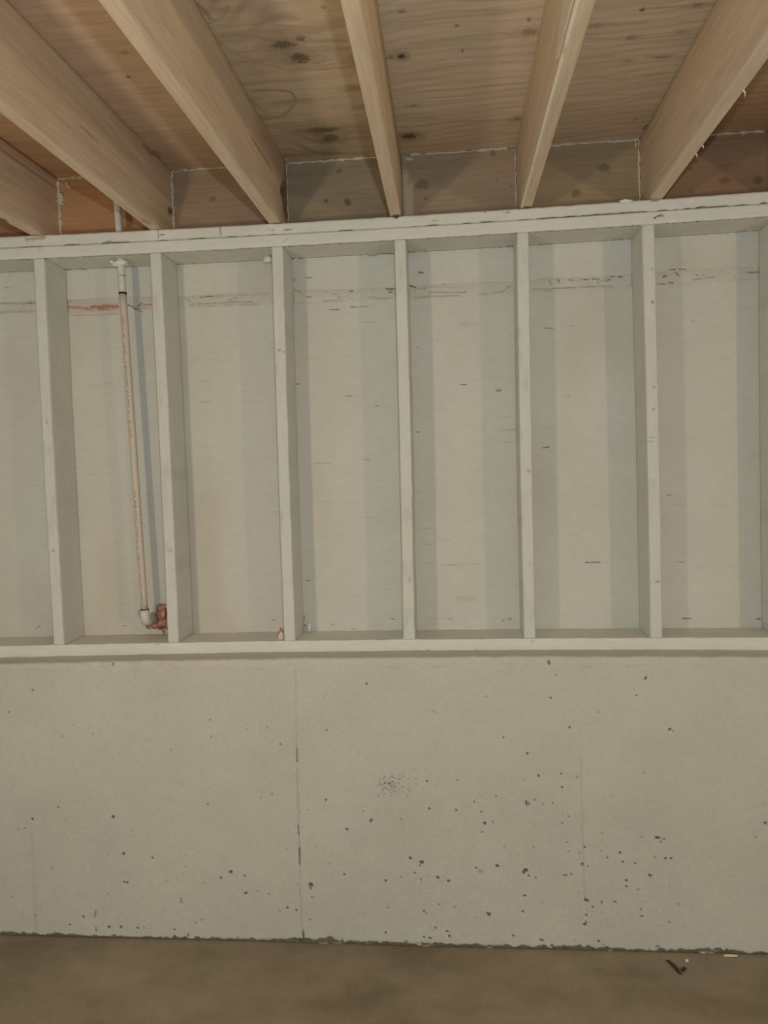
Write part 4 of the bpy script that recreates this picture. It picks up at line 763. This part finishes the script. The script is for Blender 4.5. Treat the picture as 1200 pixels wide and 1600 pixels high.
JOISTS = {}
for k in range(-1, 7):
    xa, xb = JX[k]
    S = np.concatenate([np.linspace(-4.1, -1.4, 12)[:-1], np.arange(-1.4, 0.172, 0.006), [0.172]])
    wj = 0.0175 if k in (1, 3, 4) else 0.019
    zb = float(z_plate_top(xa))+0.0016
    L = rect_loop(zb, ZC-0.0008, -wj, wj, 26, 8, 0.0025)       # (z, x) for axis y
    cx = xa+(xb-xa)*(S/-1.2)
    loops = np.zeros((len(S), len(L), 2))
    loops[:, :, 0] = L[None, :, 0]+np.where(L[None, :, 0] < zb+0.001, 0.0008*(fbm(S[:, None]*12, L[None, :, 1]*30, 300+k, 2)-0.5)*2, 0)
    loops[:, :, 1] = cx[:, None]+L[None, :, 1]+0.0008*(fbm(S*6, S*0+k, 310+k, 2)-0.5)[:, None]
    Zg, Xg = loops[:, :, 0], loops[:, :, 1]
    Yg = S[:, None]+0*Zg
    knot = 0.10*sstep(0.55, 0.85, fbm(Yg*2.2, Zg*36+Xg*20, 320+k, 3))
    pale = np.zeros_like(Zg)
    side = Xg-cx[:, None]
    r_ = side > 0.012
    l_ = side < -0.012
    und = Zg < zb+0.003
    def spot(mask, A, B, marks, rough=0.5):
        t = np.zeros_like(Zg)
        paint_ellipses(A, B, t, marks, rough)
        return np.where(mask, t, 0)
    if k == 1:
        knot = np.maximum(knot, spot(r_, Yg, Zg, [(0.113, 2.492, 0.026, 0.013, 0.85, 0.2), (-0.49, 2.502, 0.07, 0.003, 0.45, 0), (-0.06, 2.628, 0.06, 0.006, 0.6, 0.1), (-0.35, 2.56, 0.2, 0.02, 0.12, 0)]))
        knot = np.maximum(knot, spot(und, Yg, Xg, [(-0.08, 0.41, 0.03, 0.012, 0.35, 0)]))
        knot = np.maximum(knot, spot(l_, Yg, Zg, [(-0.5, 2.41, 0.012, 0.008, 0.7, 0)]))
    if k == 2:
        knot = np.maximum(knot, spot(r_, Yg, Zg, [(0.06, 2.515, 0.035, 0.022, 0.95, 0.3), (0.10, 2.50, 0.05, 0.07, 0.75, 0), (0.14, 2.57, 0.05, 0.09, 0.5, 0), (-0.25, 2.53, 0.22, 0.0028, 0.6, 0.02), (-0.05, 2.60, 0.25, 0.035, 0.16, 0.1)]))
    if k == 3:
        knot = np.maximum(knot, spot(r_, Yg, Zg, [(-0.3, 2.60, 0.5, 0.035, 0.2, 0)]))
    if k == 0:
        knot = np.maximum(knot, spot(und, Yg, Xg, [(-0.158, -0.028, 0.02, 0.007, 0.85, 0)]))
        knot = np.maximum(knot, spot(r_, Yg, Zg, [(-0.05, 2.60, 0.2, 0.004, 0.4, 0)]))
    if k == 4:
        knot = np.maximum(knot, spot(l_, Yg, Zg, [(-0.86, 2.447, 0.012, 0.02, 0.45, 0), (-1.0, 2.43, 0.006, 0.005, 0.5, 0), (-0.45, 2.43, 0.006, 0.004, 0.4, 0)]))
        # thin line of white paint dragged along the lower left edge
        ln = l_ & (Zg < zb+0.007)
        pale = np.where(ln | (und & (side < -0.0155)), 0.6*sstep(0.1, 0.35, fbm(Yg*14, Zg*0, 77, 3)), 0)
    if k == 5:
        pale = np.where(und, 0.1, 0)  # underside painted paler, light from below put into the colour
    if k in (3, 4):          # dark gap where the joist meets the plate
        knot = np.maximum(knot, spot(und, Yg, Xg, [(-0.004, xa+0.003, 0.009, 0.013, 0.85, 0)], 0.9))
    o, V = loft('ceiling_joist', 1, S, loops, JOIST, None, (xa, 0.17, zb), {'knot': knot.ravel(), 'pale': pale.ravel()})
    fix_normals(o)
    tag(o, JLABEL[k], 'joist', 'ceiling joists')
    JOISTS[k] = o

# sliver of split wood lying on the side of the joist with the white line
xs_ = 1.6180
P = [(-1.35, 2.405), (-0.87, 2.410), (-0.845, 2.418), (-0.90, 2.455), (-1.35, 2.59)]
V = [(1.6212 if False else 1.6235-0.0035*0, y, z) for y, z in P]
nP = len(P)
V = [(1.6205, y, z) for y, z in P]+[(1.6165, y, z) for y, z in P]
ext = [list(range(nP)), list(range(2*nP-1, nP-1, -1))]
Fq = [[i, (i+1) % nP, nP+(i+1) % nP, nP+i] for i in range(nP)]
sl = mesh_obj('wood_sliver', V, Fq, JOIST, JOISTS[4], (1.618, -1.0, 2.41), {'knot': np.zeros(2*nP), 'pale': np.full(2*nP, 0.18)}, ext, False)
fix_normals(sl)
for y, dz in ((-0.697, 0.011), (-0.346, 0.007), (-0.40, 0.004)):
    xj = 2.043+(2.033-2.043)*(y/-1.2)+0.018
    zb5 = float(z_plate_top(2.043))
    tube('splinter', [(xj-0.004, y, zb5+0.004), (xj+0.003, y+0.004, zb5-dz*0.3), (xj+0.005, y+0.012, zb5-dz)], [0.003, 0.002, 0.0006], JOIST, JOISTS[5], 6)

# ------------------------------------------------------------------ blocking between the joists
BLABEL = {
    -1: 'reddish blocking board at the far left, behind the leftmost joist',
    0: 'orange-brown blocking board behind the plastic pipe above the top plates',
    1: 'brown blocking board with one round knot, right of the joist crossing the pipe',
    2: 'dark olive blocking board with two dark knots below the swirl-grained plywood',
    3: 'brown blocking board with a large knot at left and pale sealant in its left corner',
    4: 'brown blocking board with two blurred knots, left of the splintered yellowish joist',
    5: 'dark reddish-brown blocking board at the far right end of the ceiling'}
BLOCK = {}
for k in range(-1, 6):
    hwj = lambda q: 0.0178 if q in (1, 3, 4) else 0.0193
    x0 = JX[k][0]+hwj(k)-0.0004 if k >= 0 else JX[-1][0]+0.0189
    x1 = JX[k+1][0]-hwj(k+1)
    xs = np.linspace(x0, x1, 110)
    zlo = float(max(z_plate_top(x0), z_plate_top(x1)))+0.002
    L = rect_loop(RIM, RIM+0.036, zlo-0.0003, ZC-0.0002, 6, 60, 0.002)
    loops = np.repeat(L[None], len(xs), 0)
    Xg = xs[:, None]+0*loops[:, :, 0]
    Zg = loops[:, :, 1]
    fr = loops[:, :, 0] < RIM+0.003
    f = Zg*55+2.5*fbm(Xg*3, Zg*8, 400+k, 2)
    s = np.abs((f % 1)-0.5)*2
    knot = 0.09*sstep(0.5, 1, s)
    t = np.zeros_like(Zg)
    paint_ellipses(Xg, Zg, t, BLOCKING_KNOTS, 0.5)
    knot = np.maximum(knot, np.where(fr, t, 0))
    pale = np.zeros_like(Zg)
    if k == 1:
        knot = np.maximum(knot, 0)
    if k == 3:
        pale = np.where(fr, 0.62*(1-sstep(0.008, 0.022, np.abs(Xg-(x0+0.022))))*sstep(0.2, 0.5, fbm(Xg*30, Zg*14, 7, 2)), 0)
    a, b = BLOCK_COL[k]
    M = wood_mat('blocking_wood', a, b, axis=0, fine=60, knot=(0.10, 0.06, 0.035), pale=(0.55, 0.50, 0.40))
    o, V = loft('blocking_board', 0, xs, loops, M, None, ((x0+x1)/2, RIM, zlo), {'knot': knot.ravel(), 'pale': pale.ravel()})
    fix_normals(o)
    tag(o, BLABEL[k], 'blocking', 'blocking boards between the joists')
    BLOCK[k] = (o, x0, x1, zlo)


def bead(k, pts, r, seed, n=60, jit=0.7):
    pts = np.array(pts, float)
    t = np.linspace(0, 1, n)
    seg = np.linspace(0, 1, len(pts))
    P = np.stack([np.interp(t, seg, pts[:, i]) for i in range(3)], -1)
    P[:, 0] += 0.0016*(vnoise(t*n*0.4, t*0, seed)-0.5)*2
    P[:, 2] += 0.0016*(vnoise(t*n*0.4, t*0+4, seed+1)-0.5)*2
    rad = r*(0.5+1.25*vnoise(t*n*0.25, t*0, seed+3))
    rad[0] = rad[-1] = r*0.3
    return tube('sealant_bead', P, rad, SEAL, BLOCK[k][0], 7, jitter=jit, seed=seed)


yb = RIM-0.0012
zt_ = ZC-0.0035
spec = {0: ((0, 0.28), True, False, 0.0042), 1: ((0, 0.62), True, False, 0.0030), 2: ((0, 1), True, False, 0.0042), 3: ((0.06, 0.93), False, True, 0.0036), 4: ((0.1, 1), False, True, 0.0042), 5: ((0.1, 0.98), False, False, 0.0042)}
for k, (tr, lft, rgt, r) in spec.items():
    o, x0, x1, zlo = BLOCK[k]
    bead(k, [(x0+(x1-x0)*tr[0]+0.002, yb, zt_), (x0+(x1-x0)*tr[1], yb, zt_)], r, 500+k)
    if lft:
        bead(k, [(x0+0.0025, yb, zt_), (x0+0.0025, yb, zlo+0.01)], {0: 0.0048, 1: 0.0036, 2: 0.0014}[k], 520+k)
    if rgt:
        bead(k, [(x1-0.0025, yb, zt_), (x1-0.0025, yb, zlo+0.01)], {3: 0.0022, 4: 0.0034}[k], 540+k)
bead(3, [(BLOCK[3][1]+0.012, yb, zt_-0.012), (BLOCK[3][1]+0.04, yb, zt_-0.014)], 0.004, 560, 20)
bead(0, [(BLOCK[0][1]+0.012, yb, zt_-0.05), (BLOCK[0][1]+0.006, yb, zt_-0.09)], 0.008, 561, 20)
bead(0, [(BLOCK[0][1]+0.036, yb, zt_-0.01), (BLOCK[0][1]+0.040, yb, zt_-0.035)], 0.004, 562, 14)
bead(4, [(BLOCK[4][2]-0.014, yb, zt_-0.003), (BLOCK[4][2]-0.012, yb, zt_-0.022)], 0.005, 563, 14)

# ------------------------------------------------------------------ plastic pipe
PIPE = Mat('cream_plastic_pipe', 0.4).color((0.58, 0.52, 0.43))
PIPEW = Mat('white_plastic_fitting', 0.4).color((0.64, 0.635, 0.58))
BLACK = Mat('black_ring', 0.6).color((0.03, 0.028, 0.025))
PRINT = Mat('brown_print', 0.7).color((0.30, 0.17, 0.10))
REDF = Mat('rust_red_foam', 0.85)
REDF.bump(REDF.noise(180, 3), 0.8, 0.004)
REDF = REDF.color(REDF.ramp(REDF.noise(70, 4), [(0.3, (0.27, 0.10, 0.06)), (0.5, (0.45, 0.22, 0.14)), (0.68, (0.66, 0.52, 0.42))]))
YP = 0.056
pb = np.array([0.2860, YP, 1.105])
pm = np.array([0.2615, YP, 2.205])
pt = np.array([0.2590, YP, 2.319])
root = empty('plastic_pipe', (0.286, YP, 1.04), 'cream plastic pipe running down a stud bay into a white elbow with rust-red foam', 'pipe')


def along(a, b, n):
    return [a+(b-a)*t for t in np.linspace(0, 1, n)]


tube('pipe_run', along(pb, pm, 24), 0.0122, PIPE, root, 20)
up = tube('upper_pipe', along(pm, np.array([0.2545, YP, ZC-0.001]), 14), 0.0118, PIPEW, root, 20)
up['label'] = 'white painted upper length of the pipe'
tube('coupling_ring', along(pm+[0, 0, -0.003], pm+[0, 0, 0.003], 3), 0.0136, BLACK, root, 20)
tube('coupling_ring', along(pm+[0, 0, 0.058], pm+[0, 0, 0.0605], 3), 0.0123, Mat('grey_ring', 0.6).color((0.25, 0.24, 0.22)), root, 20)
# collar of paint and sealant under the plate
blob('sealant_collar', (0.259, YP, 2.306), (0.031, 0.024, 0.010), PAINT_LUMP, root, 21, 0.4)
blob('sealant_collar', (0.235, YP-0.012, 2.309), (0.008, 0.010, 0.006), PAINT_LUMP, root, 22, 0.5)
# rows of tiny illegible print facing the camera
dn = (pm-pb)/np.linalg.norm(pm-pb)
cv_ = CAM-(pb+pm)/2
cv_ = cv_-dn*(cv_@dn)
cv_ /= np.linalg.norm(cv_)
sd = np.cross(dn, cv_)
rng = np.random.default_rng(4)
Vp, Fp = [], []
for s0, s1 in ((0.02, 0.42), (0.60, 1.02)):
    s = s0
    while s < s1:
        h = rng.uniform(0.0025, 0.006)
        if rng.random() > 0.22:
            wv = rng.uniform(0.0014, 0.0030)
            for th0 in (-0.52,):
                q = []
                for (dh, dth) in ((0, -wv/0.0122), (0, wv/0.0122), (h, wv/0.0122), (h, -wv/0.0122)):
                    th = th0+dth+rng.uniform(-0.05, 0.05)
                    if cv_ @ cv_ > 0:
                        nrm = cv_*math.cos(th)+sd*math.sin(th)*(-1 if sd[0] < 0 else 1)
                    q.append(pb+dn*(s+dh)+nrm*0.01235)
                b = len(Vp)
                Vp += q
                Fp.append([b, b+1, b+2, b+3])
        s += h+rng.uniform(0.0015, 0.004)
pr = mesh_obj('printed_marking', Vp, Fp, PRINT, root, tuple(pb), None, None, False)
pr['kind'] = 'stuff'
# elbow turning back into the sheathing
tube('coupling_ring', along(pb+[0, 0, -0.004], pb+[0.0, 0, 0.001], 3), 0.0152, BLACK, root, 20)
el = [pb+[0, 0, -0.002], pb+[0.0005, 0, -0.022]]
for a in np.linspace(0, math.pi/2, 9):
    el.append(np.array([pb[0]+0.001, YP+0.024*(1-math.cos(a)), pb[2]-0.022-0.024*math.sin(a)]))
el.append(np.array([pb[0]+0.001, SH-0.002, pb[2]-0.046]))
tube('elbow', el, 0.0160, PIPEW, root, 20)
# rust-red foam around the hole
for c, sz, sd_ in (((0.316, 0.142, 1.066), (0.020, 0.014, 0.034), 31), ((0.303, 0.145, 1.036), (0.032, 0.012, 0.018), 32), ((0.275, 0.148, 1.045), (0.026, 0.008, 0.022), 33), ((0.345, 0.140, 1.036), (0.026, 0.016, 0.015), 34), ((0.318, 0.146, 1.094), (0.015, 0.010, 0.012), 35), ((0.350, 0.143, 1.070), (0.014, 0.012, 0.016), 36)):
    blob('sealing_foam', c, sz, REDF, root, sd_, 0.6, 18, 11)
DARK = Mat('dark_grime', 0.9).color((0.06, 0.05, 0.045))
for c, sz in (((0.362, 0.10, 1.030), (0.006, 0.012, 0.006)), ((0.360, 0.11, 1.012), (0.007, 0.010, 0.008)), ((0.364, 0.09, 1.062), (0.005, 0.010, 0.005))):
    blob('grime_spot', c, sz, DARK, root, 41, 0.5, 10, 6)
cl = blob('paint_lump', (0.765, 0.10, 2.306), (0.016, 0.014, 0.010), PAINT_LUMP, STUDS[2], 44, 0.5)

# ------------------------------------------------------------------ small things on the ledge and the floor
BROWN = Mat('torn_brown_paper', 0.9).color((0.42, 0.25, 0.14))
CREAM = Mat('torn_cream_paper', 0.9).color((0.66, 0.58, 0.46))
x, y, z = 0.7815, 0.012, 1.0006
root = empty('torn_paper', (x, y, z), 'scrap of torn brown and cream paper at the foot of a white stud', 'scrap')


def sheet(name, pts, thick, mat, parent):
    n = len(pts)
    pts = np.array(pts, float)
    V = np.concatenate([pts, pts+np.array([0, thick, 0])])
    o = mesh_obj(name, V, [[i, (i+1) % n, n+(i+1) % n, n+i] for i in range(n)], mat, parent, tuple(pts[0]), None, [list(range(n))[::-1], list(range(n, 2*n))], False)
    fix_normals(o)
    return o


sheet('brown_layer', [(x-0.014, y+0.010, z), (x+0.011, y+0.008, z), (x+0.013, y+0.006, z+0.028), (x+0.004, y+0.004, z+0.040), (x-0.003, y+0.002, z+0.044), (x-0.006, y+0.003, z+0.030), (x-0.016, y+0.006, z+0.026), (x-0.010, y+0.008, z+0.012)], 0.001, BROWN, root)
sheet('cream_layer', [(x-0.011, y+0.006, z), (x+0.007, y+0.005, z), (x+0.007, y+0.002, z+0.022), (x+0.000, y+0.001, z+0.030), (x-0.009, y+0.001, z+0.018)], 0.001, CREAM, root)
root = blob('paint_drip', (0.858, 0.128, 1.0165), (0.007, 0.006, 0.017), PAINT_LUMP, None, 51, 0.45)
tag(root, 'small white dried paint drip standing on the bottom plate in the fourth bay', 'paint drip')

LEAF = Mat('dark_dry_debris', 0.9).color((0.055, 0.042, 0.028))
x, y = 2.030, -0.172
root = empty('debris_scrap', (x, y, 0), 'dark crumpled dry debris lying on the concrete floor near the wall at right', 'debris')


def flake(name, pts, zs, mat, parent, th=0.0012):
    n = len(pts)
    c = np.mean(np.array(pts), 0)
    V = [(p[0], p[1], zz) for p, zz in zip(pts, zs)]+[(c[0], c[1], max(zs)*1.1+0.003)]
    V2 = [(a, b, max(0.0002, q-th)) for a, b, q in V]
    A = np.array(V+V2)
    m = n+1
    tris = [[i, (i+1) % n, n] for i in range(n)]+[[m+(i+1) % n, m+i, m+n] for i in range(n)]
    quads = [[(i+1) % n, i, m+i, m+(i+1) % n] for i in range(n)]
    o = mesh_obj(name, A, quads, mat, parent, (c[0], c[1], 0), None, tris, False)
    fix_normals(o)
    return o


flake('dry_flake', [(x-0.020, y+0.030), (x-0.004, y+0.012), (x+0.004, y-0.012), (x+0.009, y-0.036), (x-0.002, y-0.024), (x-0.009, y-0.002), (x-0.013, y+0.012)], [0.003, 0.008, 0.007, 0.003, 0.002, 0.005, 0.004], LEAF, root)
flake('dry_flake', [(x+0.010, y-0.010), (x+0.020, y-0.002), (x+0.031, y-0.004), (x+0.024, y-0.012), (x+0.014, y-0.018)], [0.003, 0.009, 0.004, 0.002, 0.002], LEAF, root)
flake('dry_flake', [(x-0.022, y+0.036), (x-0.010, y+0.030), (x-0.006, y+0.022), (x-0.014, y+0.024)], [0.002, 0.005, 0.003, 0.002], LEAF, root)
x, y = 2.0725, -0.136
o = flake('paint_chip', [(x-0.006, y-0.008), (x+0.004, y-0.006), (x+0.007, y+0.004), (x+0.002, y+0.010), (x-0.005, y+0.006)], [0.002, 0.003, 0.004, 0.002, 0.003], CREAM, None)
tag(o, 'small pale paint chip on the floor beside the dark debris', 'paint chip')
x, y = 2.216, -0.104
o = flake('paint_chip', [(x-0.022, y-0.005), (x+0.020, y-0.006), (x+0.022, y+0.001), (x-0.020, y+0.002)], [0.002, 0.003, 0.004, 0.004], CREAM, None)
tag(o, 'long thin pale paint flake lying against the wall base at far right', 'paint chip')
